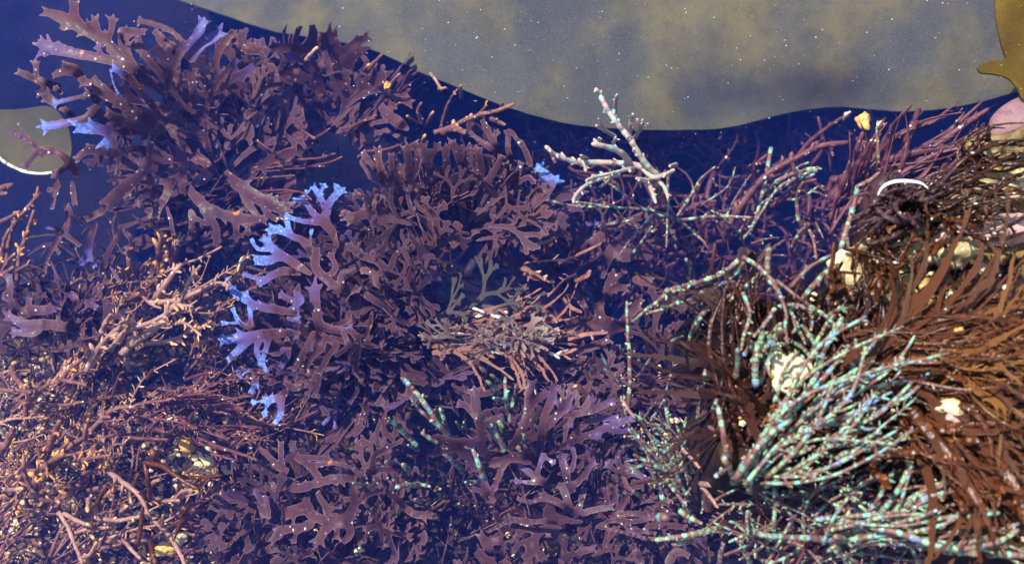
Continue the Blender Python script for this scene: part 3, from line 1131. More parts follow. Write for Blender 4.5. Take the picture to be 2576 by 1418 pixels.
# --- A: the big open fan upper left
A_tr = [
    ('Z1', '1565,1240,42 1520,1120 1485,1000,46 1400,925 1290,850,40 1200,800; 1485,1000,40 1490,820 1515,720,46 1570,610 1640,510,50 1720,430 1745,370,62 1870,370,60; 1735,390,56 1790,310,44'),
    ('Z1', '1510,840,44 1540,700,50 1570,560,56 1560,460 1585,360,70 1640,280,56 1680,245,40; 1610,320,46 1695,300,36'),
    ('Z1', '1190,690,60 1090,600,76 990,520,92 880,430,96 800,345,98 690,255,100 570,190,98 450,130,84 345,92,58; 560,180,86 538,110,72 535,45,66; 770,300,56 800,230,50 816,145,48; 740,290,60 700,215,56 688,150,46; 480,150,40 455,195,34'),
    ('Z1', '1180,690,50 1070,590,80 960,505,86 850,455,80 720,420,84 580,395,82 430,360,88 310,335,70; 740,420,50 708,345,36; 380,370,50 330,395,30', .35),
    ('Z1', '1160,920,62 1080,870,92 960,800,96 840,725,92 740,660,92 680,585,60; 740,665,60 640,660,38; 1160,920,60 1210,850,58; 1150,930,90 1000,905,82 880,870,76 790,825,52; 880,880,50 820,930,36; 1140,920,66 1095,1000,58 1085,1095,50'),
    ('Z1', '1185,900,40 1120,790,62 1050,700,66 980,620,60 930,560,44'),
    ('Z1', '1195,690,46 1215,590,66 1255,470,70 1320,360,66 1400,280,64 1440,230,62 1462,165,54; 1380,420,76 1440,340,80 1520,280,84 1580,245,70', .75),
    ('Z1', '1180,900,56 1260,930,60 1310,1010,62 1315,1100,62 1340,1200,60 1290,1290,66 1150,1312,62 980,1305,58 820,1290,44; 1310,1120,50 1400,1255,46; 1310,1160,50 1300,1265,42; 1290,1165,50 1210,1130,44 1150,1100,36; 1260,940,60 1400,985,54 1470,1000,50; 1090,1310,56 1050,1400,60; 1270,1290,60 1310,1350,70'),
    ('Z1', '1100,1100,50 1010,1075,56 900,1085,60 780,1095,64 640,1065,46; 700,1085,56 610,1100,50 560,1140,40; 735,1100,46 725,1180,30; 800,1110,48 795,1220,34; 1050,1085,56 1065,1190,70 980,1290,86 880,1370,96 800,1450,90; 860,1100,40 850,1240,40'),
    ('Z1', '1060,950,70 900,950,78 780,945,84 690,930,88 585,925,84; 800,960,66 765,1030,72', 1.1),
    ('Z1', '700,690,46 690,770,56 620,850,60 520,880,62 420,900,60 325,915,60; 700,720,50 640,690,38 520,715,38 400,745,34', .95),
    ('Z1', '1000,640,50 900,560,50 870,520,44 830,500,42; 795,500,14 815,590,16 855,680,16', .9),
    ('Z1', '560,1260,96 520,1200,80 450,1120,64 380,1090,62 270,1065,44 200,1010,40 90,970,30; 180,1000,34 145,900,26; 270,1075,40 230,1140,44 180,1195,38; 400,1095,50 300,1110,40; 500,1190,70 400,1260,46 ', .2),
    ('Z1', '600,560,48 520,530,50 450,520,56 400,540,40; 600,560,50 540,490,56 470,470,40; 640,600,56 600,590,50'),
    ('Z1', '430,620,70 340,610,76 285,580,56 215,555,48 150,525,40; 275,590,46 262,520,40 258,460,38; 330,640,50 285,670,40'),
    ('Z1', '560,870,50 480,800,56 400,750,60 340,690,50; 420,740,50 330,720,40; 440,670,36 405,640,30'),
    ('Z1', '1410,790,40 1395,690,56 1388,600,58 1378,520,48; 1390,640,40 1430,560,36'),
    ('Z1', '1480,700,36 1580,660,46 1690,560,56 1770,520,50 1815,490,36; 1640,600,36 1700,450,36', .4),
    ('Z1', '1330,420,50 1180,330,50 1130,240,36; 1260,330,46 1180,280,40; 1340,320,40 1240,230,46 1130,180,44 1015,155,36'),
    ('Z1', '900,330,40 870,230,50 930,225,52 1020,230,48'),
    ('Z1', '1540,1260,50 1490,1170,60 1420,1130,52; 1500,1200,50 1390,1140,40'),
    ('Z1', '1250,560,50 1290,540,56 1280,620,46; 1230,600,50 1150,520,60 1080,440,60 1000,330,80 990,290,60', .15),
    ('Z1', '1120,640,60 1020,560,80 930,430,90 890,320,80 900,260,60', .1),
]
tA = clump('large open purple red forked seaweed fanning over the small olive kelp piece', (548, 430), -.135, zfan(548, 430, -.098, -.055, 380), A_tr, 1, ws=1.02)
fan(tA, (548, 430), (170, 300), (150, 390), 44, -.125, -.088, 11, .9, blue=.2, roll=.45)
fan(tA, (548, 430), (235, 325), (120, 330), 32, -.125, -.088, 12, .9, roll=.5)

# --- A2: its neighbour under the kelp margin
A2_tr = [
    ('Z2', '585,830,56 620,720,86 640,600,96 640,500,110 610,400,104 570,320,82 535,262,60; 560,330,50 500,290,42; 640,480,110 700,400,110 745,355,66; 660,380,66 730,320,56 810,275,46; 640,710,70 720,650,82 830,605,86 925,560,62'),
    ('Z2', '570,810,36 540,770,44 500,700,50 440,620,62 350,560,76 240,510,52'),
    ('Z2', '560,800,34 500,690,50 470,580,60 435,470,54; 450,520,46 500,500,40'),
    ('Z2', '600,900,22 680,860,24 690,760,26 780,690,34 920,650,36 990,670,30'),
    ('Z2', '380,370,50 300,350,56 220,350,56 150,340,40'),
    ('Z2', '410,420,40 330,420,46 265,415,36', .5),
    ('Z2', '1110,930,60 1040,880,78 970,830,66 945,800,50'),
    ('Z2', '910,700,40 960,740,50 1010,770,36; 960,690,40 1040,690,44 1090,670,36; 1040,720,30 1120,745,40'),
    ('Z2', '540,820,30 440,760,50 330,790,60 220,790,66 110,840,40'),
    ('Z2', '440,1010,40 360,1060,64 250,1110,70 150,1140,60 60,1200,40; 340,1070,50 380,1000,40'),
    ('Z2', '760,380,30 820,450,34 800,510,30'),
    ('Z2', '310,640,26 200,610,30 90,640,34 0,740,30'),
]
tA2 = clump('dark forked seaweed tucked under the margin of the broad kelp blade', (842, 300), -.14, zfan(842, 300, -.115, -.070, 300), A2_tr, 2, ws=1.3)
fan(tA2, (820, 320), (150, 360), (100, 270), 56, -.14, -.10, 21, .8, roll=.7)

# --- A3: band of fronds hanging from the big fan
A3_tr = [
    ('Z5', '1640,-30,120 1700,40,140 1790,100,150 1900,170,140 2050,230,120; 1760,120,90 1800,200,90 1860,280,60; 1900,190,80 1930,260,70 1990,300,50'),
    ('Z5', '1340,30,110 1400,130,120 1500,220,120 1620,270,120 1760,300,110 1900,300,60; 1380,250,70 1385,370,74; 1470,240,84 1560,360,84 1560,460,70; 1700,300,84 1710,430,74; 1790,300,70 1790,395,54; 1540,220,60 1500,330,60 1400,290,40'),
    ('Z5', '1290,20,70 1160,35,70 1000,20,66 830,20,50; 920,20,86 870,80,90 790,150,80; 860,110,60 880,180,50; 980,30,80 920,120,56; 1000,40,60 990,190,56; 1230,50,90 1190,150,96 1120,250,90; 1180,160,60 1080,250,40'),
    ('Z5', '480,330,66 430,430,66 375,520,56 330,640,40 300,760,30; 460,400,46 510,440,46 565,485,40; 390,500,40 425,540,30; 490,350,60 480,220,50'),
    ('Z5', '890,370,50 840,440,62 770,570,66 730,690,64; 720,690,50 650,720,40; 740,690,50 768,745,40'),
    ('Z5', '890,380,46 940,440,60 965,510,56'),
    ('Z5', '700,330,70 660,420,80 640,520,84 630,580,60; 640,560,50 680,630,46; 630,560,50 590,620,40', .7),
    ('Z5', '790,190,60 720,250,76 650,290,70 590,310,44; 760,230,40 735,170,30'),
    ('Z5', '420,20,60 400,100,64 380,210,40; 430,60,40 360,90,34', .25),
    ('Z5', '520,30,70 530,120,60 540,180,40'),
    ('Z5', '500,200,50 510,300,50 490,420,46; 500,270,40 560,300,40 590,330,30'),
    ('Z5', '440,380,36 400,370,34 345,365,30', .9),
    ('Z5', '1200,200,40 1230,300,46 1250,400,40'),
    ('Z5', '790,640,30 830,700,34 860,750,24; 460,620,26 480,720,30 490,780,24; 370,610,26 400,690,30 410,740,24'),
]
tA3 = clump('drooping band of brownish red fronds hanging below the large open fan', (590, 500), -.12, lambda x, y: -.085 - .02 * sst(np.asarray(y, float), 520, 720) + 0 * np.asarray(x), A3_tr, 3, hold=False, ws=.74)
fan(tA3, (560, 470), (10, 160), (110, 270), 50, -.105, -.125, 31, .8, roll=.6)

# --- C: the upright upper fan
C_tr = [
    ('Z7', '325,525,40 275,455,44 245,400,50 200,345,56 110,330,60 20,355,46; 330,520,40 390,450,46 420,380,56 410,300,62 430,200,80 440,110,84; 400,440,46 470,340,60 560,210,76 640,120,80; 200,350,50 200,240,70 170,120,90'),
    ('Z6', '1790,520,40 1760,450,46 1720,380,56 1620,355,66 1500,350,70 1420,330,110 1400,200,110 1370,60,90; 1400,250,70 1320,180,56 1260,60,60; 1440,150,80 1500,60,70 1500,-60,60'),
    ('Z6', '1460,350,60 1340,340,80 1200,360,90 1060,390,80; 1180,360,60 1160,270,60 1090,240,44; 1180,290,50 1220,215,40; 1080,390,50 1010,370,40; 1200,370,50 1250,300,40 1310,320,30'),
    ('Z6', '1680,360,50 1730,300,56 1810,230,46; 1740,330,46 1850,350,44'),
    ('Z6', '1270,170,60 1250,70,66 1240,-40,60', 0),
    ('Z2', '990,1330,60 1000,1230,66 995,1130,52; 1130,1260,96 1120,1150,80 1110,1070,66; 1290,1250,96 1260,1150,84 1225,1060,60; 1280,1130,70 1330,1060,62; 1400,1220,80 1390,1110,76 1400,1070,56'),
    ('Z2', '1560,1300,90 1500,1180,96 1470,1090,80 1440,1040,60; 1500,1130,60 1560,1080,56; 1640,1330,80 1640,1180,84 1620,1090,66; 1700,1300,70 1760,1200,70 1790,1140,44'),
    ('Z2', '1790,1130,60 1740,1040,76 1690,940,70 1660,880,36; 1730,1040,50 1755,960,40', 0),
    ('Z2', '1880,1190,60 1840,1080,66 1840,960,50; 2000,1190,56 1960,1080,66 1870,960,40', 0),
    ('Z2', '1790,1130,60 1680,1050,70 1580,970,36', 0),
    ('Z2', '1850,1390,70 1900,1290,70 1930,1190,50; 1860,1300,60 1830,1200,56; 1900,1330,50 1980,1280,50 2020,1310,40', .1),
    ('Z2', '920,1270,60 850,1180,60 800,1110,44; 850,1290,40 800,1200,44 790,1170,36'),
]
tC = clump('dense dome-topped red fan with pale lilac frond tips in the middle', (1150, 600), -.13, zfan(1150, 600, -.092, -.050, 280), C_tr, 4, ws=.78)
fan(tC, (1150, 600), (190, 355), (110, 262), 86, -.115, -.052, 41, .86, roll=.55, blue=.12, blen=(90, 170))

# --- D: the round blue-tipped one
D_tr = [
    ('Z6', '960,560,90 940,490,90 890,420,96 900,340,76 935,270,66 1000,210,52; 905,350,70 865,270,62 820,195,46; 850,260,46 880,185,36; 955,250,40 960,185,30; 880,420,70 800,350,62 750,270,54 690,275,36; 750,280,44 765,225,34; 860,420,66 740,415,54 640,385,40', 1.25),
    ('Z6', '800,660,70 780,590,80 740,540,76 680,515,70 610,480,64 540,455,52; 660,500,46 645,440,46 640,400,36; 610,480,46 530,490,36; 790,560,36 800,480,30', 1.6),
    ('Z6', '790,760,96 700,700,96 610,640,92 540,590,76 500,535,56; 600,650,64 520,660,62 440,655,48; 620,640,50 520,690,40 440,690,30; 560,590,50 450,600,36 410,540,30', 1.15),
    ('Z6', '720,760,80 620,740,84 540,770,76 470,820,54; 500,800,50 440,790,46 365,765,34', .75),
    ('Z6', '810,1060,56 700,1020,66 600,1000,80 500,985,88 420,960,76 350,920,60 285,870,44; 350,930,50 280,870,40 245,795,30; 400,960,50 370,900,46', 1.2),
    ('Z6', '470,1140,60 400,1110,60 330,1080,46 285,1000,30; 400,1110,50 400,1060,44 395,990,40; 300,1085,36 225,1085,34', 1.7),
    ('Z6', '720,1150,80 600,1150,96 480,1160,116 360,1180,100 220,1190,60; 380,1200,90 320,1260,84 270,1310,56; 460,1180,66 440,1280,54 500,1390,36; 520,1160,66 500,1260,56 470,1350,34', 1.05),
    ('Z6', '860,1150,90 840,1050,100 825,950,104 820,860,86; 840,1000,66 760,960,70 660,930,60 600,900,40; 860,1100,80 960,1130,84 1060,1130,56', .35),
    ('Z6', '1335,840,56 1290,740,66 1240,680,76 1130,640,76 1050,580,50; 1310,760,56 1350,640,62 1400,570,66 1370,430,48; 1380,540,50 1330,480,40; 1400,560,46 1510,505,36; 1280,720,50 1220,780,50 1160,730,50; 1230,660,50 1230,560,50 1260,480,36; 1090,620,40 1120,540,40'),
    ('Z6', '1330,850,50 1240,840,60 1210,760,60 1140,740,40; 1420,880,40 1440,780,50 1480,660,36; 1460,780,40 1510,690,46 1580,590,40; 1520,700,40 1610,635,36'),
    ('Z6', '1460,890,44 1540,820,60 1590,740,52; 1560,800,40 1635,790,36', .45),
    ('Z6', '1130,900,60 1000,860,86 900,800,90 830,720,90 830,610,60; 900,790,60 960,720,56 930,640,40; 1000,850,60 1000,760,60 1070,740,40'),
    ('Z6', '880,1160,96 860,1250,86 780,1330,66 770,1400,40; 820,1160,80 760,1260,76 690,1380,50; 900,1180,60 960,1230,60 900,1320,60 860,1400,40'),
    ('Z6', '1000,1130,66 1040,1230,56 970,1290,46; 1050,1130,56 1110,1200,56 1100,1310,46 1095,1390,36; 1110,1160,40 1060,1300,44 1070,1350,36'),
    ('Z6', '1200,1010,60 1180,1110,50 1150,1190,44 1110,1300,36; 1260,1120,50 1270,1220,46 1265,1340,36; 1160,900,70 1250,960,66 1300,1000,40', .2),
    ('Z6', '1050,1000,50 1040,1070,60 960,1100,50; 1010,960,60 1030,900,56 1100,860,40'),
    ('Z6', '640,1180,80 640,1290,76 600,1370,50; 560,1230,60 620,1260,50', .7),
    ('Z6', '720,830,50 700,950,46 705,1040,40; 640,1000,40 740,940,50 700,880,40', .8),
    ('Z10', '260,30,96 250,130,60; 330,40,70 190,20,46 130,50,50; 240,60,60 220,170,40', .95),
    ('Z10', '470,160,80 430,210,90 330,240,70; 430,220,70 425,330,76 390,390,40; 340,240,40 310,330,40; 320,240,36 230,250,30', 1.3),
    ('Z10', '560,40,80 540,150,76 470,120,50; 640,100,60 700,40,60; 720,20,60 680,140,56 600,230,40; 700,110,40 690,200,30'),
    ('Z10', '830,40,60 820,180,60 790,330,46 740,400,30; 850,120,46 830,300,40 815,430,26', .8),
    ('Z10', '1060,120,46 1040,260,56 1000,380,46 970,530,26; 1040,280,40 1030,470,26; 1045,270,36 1065,490,28; 1060,300,36 1100,360,30'),
    ('Z10', '960,80,50 980,160,46 935,250,30; 900,30,40 890,130,30; 1090,160,30 1110,260,20; 640,250,50 590,360,56 545,430,40', .3),
]
tD = clump('round bushy red seaweed with vivid blue iridescent tips in the middle', (975, 830), -.14,
           lambda x, y: -.050 - .045 * sst(np.hypot((np.asarray(x) - 880) / 1.0, np.asarray(y) - 740), 60, 330), D_tr, 5, ws=.76)
fan(tD, (960, 780), (70, 290), (90, 345), 76, -.048, -.090, 51, 1.0, roll=.5, blue=.45, blen=(90, 180))
tD2 = clump('narrow dark fronds hanging as a skirt on the shaded side of the round seaweed', (985, 850), -.15, lambda x, y: -.1 + 0 * x, [], 14)
fan(tD2, (970, 800), (25, 130), (100, 310), 74, -.085, -.11, 52, .98, roll=.8, blen=(80, 170))
fan(tC, (1060, 640), (100, 260), (60, 190), 0, -.075, -.075, 43, .9, roll=.45)
fan(tD2, (960, 760), (-60, 60), (60, 170), 22, -.095, -.115, 53, .98, roll=.8, blen=(80, 130))

tD3 = clump('middling red fronds bridging the dome-topped fan and the round seaweed', (1050, 690), -.14, lambda x, y: -.1 + 0 * x, [], 15)
fan(tD3, (1060, 690), (120, 300), (60, 230), 62, -.075, -.062, 54, .9, roll=.45, blen=(80, 150))
fan(tD3, (1150, 610), (150, 240), (60, 240), 26, -.075, -.062, 55, .9, roll=.45, blen=(80, 150))

tL = clump('dull red fronds half hidden below the border of the brown ledge', (1690, 900), -.13, lambda x, y: -.1 + 0 * x, [
    ('ZR', '660,600,50 670,540 640,500; 670,550 720,520 760,530; 660,560 600,540 560,560', 0),
    ('ZR', '380,900,50 440,820 520,790 600,820; 440,830 430,740 460,690; 520,790 560,730', 0)], 16)
fan(tL, (1690, 930), (0, 360), (50, 230), 78, -.105, -.085, 56, .95, roll=.6, blen=(70, 140))
tM = clump('purple red fronds spilling past the front of the pool', (1000, 1600), -.13, lambda x, y: -.1 + 0 * x, [], 17)
fan(tM, (1000, 1620), (180, 360), (80, 700), 90, -.10, -.09, 57, .3, roll=.6, blen=(90, 170))

# --- E: ring-shaped front seaweed
E_tr = [
    ('Z10', '460,850,90 440,740,60 430,660,56 428,560,50; 425,720,56 350,650,64 270,580,46; 450,840,90 560,870,96 700,830,90 820,800,86 950,800,60; 700,780,66 620,700,70 545,640,70 510,550,46; 550,650,60 660,650,60 770,655,44; 450,850,90 310,860,90 210,810,60 180,740,40; 300,870,70 210,880,60 120,880,40; 620,710,40 700,700,50 830,690,46 940,720,40; 470,740,50 380,720,60 220,720,66'),
    ('Z10', '620,930,110 610,1010,110 680,1080,100 800,1105,104 910,1070,96 960,980,80 950,870,60; 620,1010,110 500,1040,130 400,1080,110; 770,1080,56 745,1000,66 700,920,50; 760,1030,46 850,1005,36; 800,1110,96 740,1180,100 700,1250,70; 840,1110,70 830,1220,56; 640,1130,80 560,1160,84 440,1170,90 380,1230,60; 560,1150,60 520,1240,44; 910,1090,80 930,1200,80 890,1250,50'),
    ('Z10', '920,1180,46 1040,1160,60 1150,1150,66 1250,1190,60 1360,1220,50; 1060,1170,50 1030,1250,40; 1150,1150,56 1160,1280,46; 1150,1140,50 1100,1060,56; 1200,1180,46 1240,1300,46 1290,1400,30'),
    ('Z10', '1080,760,56 1130,810,60 1070,870,56 1010,930,56 900,950,46; 1250,770,46 1240,850,50 1215,910,44; 1080,740,66 1170,730,66 1255,750,50; 1090,730,46 1100,640,56 1190,580,50 1290,530,36'),
    ('Z10', '960,1010,36 1060,920,56 1160,890,44; 1130,1100,50 1150,1050,36 1130,990,20; 1050,1000,46 1000,930,40'),
    ('Z10', '1330,1020,60 1260,940,70 1200,890,40; 1310,1000,60 1400,1060,80 1500,1060,60; 1250,1010,30 1200,1060,40'),
    ('Z10', '260,1010,60 160,960,66 60,900,50; 300,1060,70 280,960,60 250,900,40; 340,1080,50 330,980,50 310,940,36', .3),
    ('Z10', '360,1240,90 250,1190,86 130,1150,70 20,1100,40; 200,1170,50 150,1080,40; 300,1220,40 280,1110,40'),
]
tE = clump('ring-shaped red forked seaweed lying low at the front', (800, 1250), -.13, lambda x, y: -.075 + .012 * np.sin(np.asarray(x, float) / 60), E_tr, 6, ws=.82)
fan(tE, (800, 1290), (150, 390), (90, 340), 76, -.085, -.088, 61, .55, roll=.6, blue=.15, blen=(90, 170))

# --- F: tall upright fronds, front middle
F_tr = [
    ('Z11', '190,670,80 290,540,88 350,430,90 385,300,84 395,200,76 405,120,60; 400,250,60 460,220,76 510,190,50; 205,640,60 60,600,86 40,440,90 10,300,86 0,180,60; 60,420,50 110,380,56 170,360,44; 0,340,60 -60,280,56 -110,260,44', .15),
    ('Z11', '460,640,90 480,500,84 500,360,84 545,250,76 575,150,62; 560,230,50 620,280,40; 520,420,80 600,340,76 650,290,66 695,215,44; 650,290,50 780,310,46', .25),
    ('Z11', '540,620,66 700,530,66 840,480,66 960,430,64 1110,370,46; 700,500,56 800,400,60 900,370,56 1010,360,40; 960,430,50 1040,460,50 1130,450,40; 680,540,40 790,490,40 890,500,30', .5),
    ('Z11', '420,640,92 330,640,96 200,670,80 70,710,44; 230,660,60 180,760,60 150,840,40; 320,660,50 380,600,50'),
    ('Z11', '-310,640,60 -200,590,76 -110,590,80 -50,660,70 0,730,40; -300,500,46 -150,530,66 0,540,70; -280,600,50 -240,520,44', .2),
    ('Z11', '640,360,50 740,330,60 840,310,70 930,270,60 980,250,44; 840,310,46 850,230,40; 720,330,40 690,410,36', .3),
]
tF = clump('tall purple red fronds rising between turquoise strands at the front', (1400, 1180), -.12, lambda x, y: -.055 - .02 * sst(np.asarray(y, float), 1050, 1200) + 0 * np.asarray(x), F_tr, 7, ws=.9)
fan(tF, (1400, 1200), (195, 350), (90, 270), 60, -.10, -.078, 71, .9, roll=.5, blue=.25, blen=(90, 170))

# --- G: spiky dark clump, front
G_tr = [
    ('Z11', '720,1080,50 680,980,62 650,910,64 620,850,44; 730,1060,50 765,960,60 785,890,46; 780,1050,60 880,1020,62 970,1010,44; 640,900,40 690,860,40', .15),
    ('Z11', '970,1070,50 960,980,50 945,890,38; 990,1060,50 1015,960,50 1010,870,40; 1010,1060,60 1070,980,60 1110,920,40; 1010,1070,50 1130,1050,54 1230,1060,36'),
    ('Z11', '700,1050,56 600,970,64 490,920,46; 620,980,46 500,950,40 400,970,36 320,945,30'),
    ('Z11', '560,880,70 470,810,70 400,760,60 335,720,36; 480,820,46 420,830,46 300,820,30; 440,790,46 470,700,46 490,640,40; 500,640,40 560,680,36', .4),
    ('Z11', '690,900,60 660,780,70 640,700,70 630,640,44; 700,860,60 780,790,60 850,690,44; 700,740,46 720,640,40 690,560,34; 760,720,40 830,560,30', .3),
    ('Z11', '620,1130,50 500,1110,56 380,1110,50 240,1080,40; 400,1110,40 250,1110,40 100,1180,30'),
    ('Z11', '880,1140,40 1000,1100,50 1150,1110,50 1280,1080,40; 1050,1110,40 1170,1180,44 1230,1170,34; 880,1150,30 1050,1180,40 1210,1230,30', .2),
    ('Z11', '1050,820,60 1120,760,60 1210,790,40; 1100,760,60 1040,700,60 1030,620,40; 1040,760,50 960,700,40', .3),
    ('Z11', '1300,1010,60 1370,1040,66 1450,1080,50; 1250,1150,60 1400,1140,66 1500,1150,40', .1),
    ('Z11', '110,950,60 80,860,60 60,800,40; 100,960,50 140,870,40; 130,960,50 60,900,50 0,880,36', .3),
]
tG = clump('spiky dark purple seaweed spreading low in the deep front gap', (1530, 1320), -.14, lambda x, y: -.075 + 0 * np.asarray(x) + 0 * np.asarray(y), G_tr, 8, ws=.9)
fan(tG, (1540, 1330), (175, 365), (90, 330), 84, -.100, -.078, 81, .55, roll=.6, blen=(80, 160))

# --- H: low purple clump at the left, I: veiled clump mid right, J, K
H_tr = [
    ('Z5', '40,1040,90 120,1000,90 230,960,80 330,960,70 430,920,60 455,860,40; 420,930,60 540,960,60 640,990,40; 200,970,50 210,870,46; 330,960,46 400,890,40; 60,1030,50 90,920,56 40,860,40; 60,860,56 75,780,50 60,720,36', .3),
    ('Z5', '640,1130,60 480,1080,76 330,1060,84 180,1060,70 60,1000,40; 300,1060,60 240,1120,64 100,1120,40; 480,1080,50 560,1040,40', .3),
    ('Z5', '560,940,46 540,870,50 520,850,36; 560,950,50 640,910,46 680,930,36', .35),
]
tH = clump('low violet red clump pressed against the left brown bushes', (100, 830), -.12, lambda x, y: -.085 + 0 * np.asarray(x), H_tr, 9)
fan(tH, (110, 830), (160, 380), (70, 220), 44, -.11, -.09, 91, .7, roll=1.0, blue=.2, blen=(80, 150))

I_tr = [
    ('Z7', '1260,780,60 1290,660,76 1340,580,84 1400,570,70 1420,500,56 1470,440,40; 1360,590,90 1400,640,90 1480,620,86 1560,640,56; 1480,600,50 1540,570,40; 1290,640,50 1240,640,36'),
    ('Z7', '1100,620,60 1180,560,66 1260,500,66 1370,410,36; 1240,520,50 1330,470,40'),
    ('Z7', '720,480,56 800,440,70 900,440,70 990,440,56; 700,340,80 760,380,56; 800,430,66 860,330,60 950,260,76 1060,240,66 1110,220,40; 960,440,60 1010,350,60 1090,320,50', .15),
    ('Z7', '870,330,40 880,230,76 900,150,84 840,60,40; 900,200,60 945,140,50', 1.5),
    ('Z7', '720,520,40 760,560,46 850,500,60 960,480,40'),
    ('Z7', '1400,1110,90 1280,1100,130 1150,1100,120 1060,1120,80; 1250,1080,80 1230,980,70; 1390,1080,60 1460,1000,60 1500,930,40; 1180,1060,50 1130,960,40'),
    ('Z7', '1310,960,50 1290,860,60 1330,780,60; 1300,870,50 1360,850,44 1390,850,40; 1480,800,56 1550,810,66'),
    ('Z7', '780,280,30 800,330,30 770,390,26; 1000,320,26 990,370,26', .9),
    ('Z7', '1130,480,24 1165,430,24; 1200,500,22 1215,430,22', .8),
]
tI = clump('faint violet red seaweed drowned in blue between the fan and the thin strands', (1440, 690), -.16, lambda x, y: -.105 + 0 * np.asarray(x) + 0 * np.asarray(y), I_tr, 10)
fan(tI, (1460, 700), (130, 350), (80, 280), 60, -.15, -.12, 101, .8, roll=.8, blen=(80, 150))

J_tr = [
    ('Z7', '250,1390,70 330,1290,80 420,1340,60; 240,1330,50 180,1290,50; 560,1300,60 640,1350,60 760,1340,46; 640,1340,46 700,1290,40; 440,1260,50 360,1240,50 290,1270,40'),
    ('Z7', '900,1320,60 1040,1300,66 1160,1250,60 1280,1200,40; 1040,1300,50 1120,1340,50; 800,1350,56 920,1380,60 1050,1390,40'),
    ('Z10', '1860,120,80 1790,90,90 1720,60,50; 1780,110,66 1770,170,40; 1860,100,90 1880,20,60; 1560,150,40 1620,30,40 1590,-40,30; 1460,210,56 1550,200,44'),
]
tJ = clump('patch of small ragged fronds below the rotting orange weed', (1330, 960), -.13, lambda x, y: -.09 + 0 * np.asarray(x) + 0 * np.asarray(y), J_tr, 11)
fan(tJ, (1330, 960), (-60, 240), (60, 280), 78, -.11, -.085, 111, .5, roll=.6, blen=(70, 140))

tK = clump('matted dark fronds along the very front edge', (1150, 1440), -.13, lambda x, y: -.09 + 0 * np.asarray(x), [
    ('Z10', '150,1420,80 240,1350,76 330,1320,50; 380,1400,60 520,1370,60 640,1330,50; 880,1410,70 960,1390,70 1040,1370,50'),
    ('Z11', '120,1400,80 90,1290,76 50,1220,50; 90,1260,60 170,1250,60; 280,1300,56 300,1220,46 330,1200,30; 420,1400,90 430,1320,50'),
    ('Z11', '700,1400,60 760,1330,60 850,1310,40; 560,1230,50 480,1220,50 400,1290,36; 1400,1400,60 1450,1330,60 1530,1340,40; 1200,1400,50 1170,1330,50'),
], 12)
fan(tK, (1100, 1460), (185, 355), (100, 620), 90, -.095, -.088, 121, .22, roll=.6, blen=(80, 150))

# ------------------------------------------------------------------ branching brown bushes (front left)
def bush(label, base, zb, name='branching_seaweed', cat='seaweed'):
    loc = W(base[0], base[1], zb)
    t = thing(name, label, cat, Vector(loc))
    holdfast(t, loc, .004)
    return t


def branches(t, fr, items, z0, z1, mat, seed, stubs=8, sl=26, flat=1.0, pname='branch', wob=1.0, jit=.008, **props):
    """items: 'x,y,w x,y ...' strings: traced branches of one plant (w is the full width in that close-up's units)."""
    r = random.Random(seed)
    ox, oy, k = FR[fr]
    for s in items:
        toks = [tuple(map(float, q.split(','))) for q in s.split()]
        w = next((q[2] for q in toks if len(q) > 2), 30) * k
        pts = [(ox + q[0] * k, oy + q[1] * k) for q in toks]
        dz = r.uniform(-jit, jit)
        L = sum(math.dist(a, b) for a, b in zip(pts, pts[1:]))
        ns = int(stubs * L / 130 * r.uniform(.6, 1.3))
        add_strand(t, pname, strand_paths(pts, z0 + dz, z1 + dz, w / 2, r, ns, sl, wob=wob, taper=.3, arch=r.uniform(-.004, .006)), mat, flat, **props)


RIB = .24


def spray(t, base, tips, z0, z1, rad, mat, seed, n=None, stubs=4, sl=24, spread=30, bow=.12, flat=1.0, pname='branch', jit=.008, basej=30, wob=1.0, arch=.0, **props):
    r = random.Random(seed)
    for i in range(n or len(tips)):
        tx, ty = tips[i % len(tips)] if n is None else r.choice(tips)
        tx += r.uniform(-spread, spread); ty += r.uniform(-spread, spread)
        bx, by = base[0] + r.uniform(-basej, basej), base[1] + r.uniform(-basej, basej)
        pts = bend((bx, by), (tx, ty), bow * r.choice([-1, 1]), r)
        L = math.dist(pts[0], pts[-1])
        ns = int(stubs * L / 130 * r.uniform(.5, 1.5))
        dz = r.uniform(-jit, jit)
        add_strand(t, pname, strand_paths(pts, z0 + dz, z1 + dz, rad * (r.uniform(.75, 1.25) if flat > .6 else r.choice([.6, .8, 1, 1.3, 1.9]) * r.uniform(.8, 1.2)), r, ns, sl, wob=wob, taper=.35 if flat > .6 else .6, arch=arch * r.uniform(.5, 1.5), sr=(.55, .85) if flat > .6 else (.2, .4)), mat, flat, **props)


FL = M['fil']; TN = M['tan']; WN = M['wine']
t = bush('pale tan branched weed arching up towards the blue-tipped seaweed', (300, 960), -.12)
branches(t, 'Z5', ['1150,905,46 1290,890 1420,835 1560,775 1660,790', '880,1275,60 960,1190 1120,1080 1220,960 1300,880', '1050,1205,34 1230,1170 1350,1120 1440,1080 1530,1035',
                   '800,1230,44 900,1110 1060,1050 1200,980', '1030,860,26 1090,920 1150,950', '1190,1000,26 1300,980 1385,970', '1310,870,36 1380,730 1445,640', '1120,880,50 1190,790 1310,630',
                   '700,1170,40 760,1060 805,980', '620,1400,46 700,1250 780,1150 900,1060', '860,1200,34 920,1060 870,1040', '1180,1020,26 1260,930 1390,935', '1200,1060,30 1340,1050 1460,1130'],         -0.087, -0.067, TN, 201, 9, 24)
t = bush('upright reddish brown branched weed below the small olive kelp piece', (40, 820), -.13)
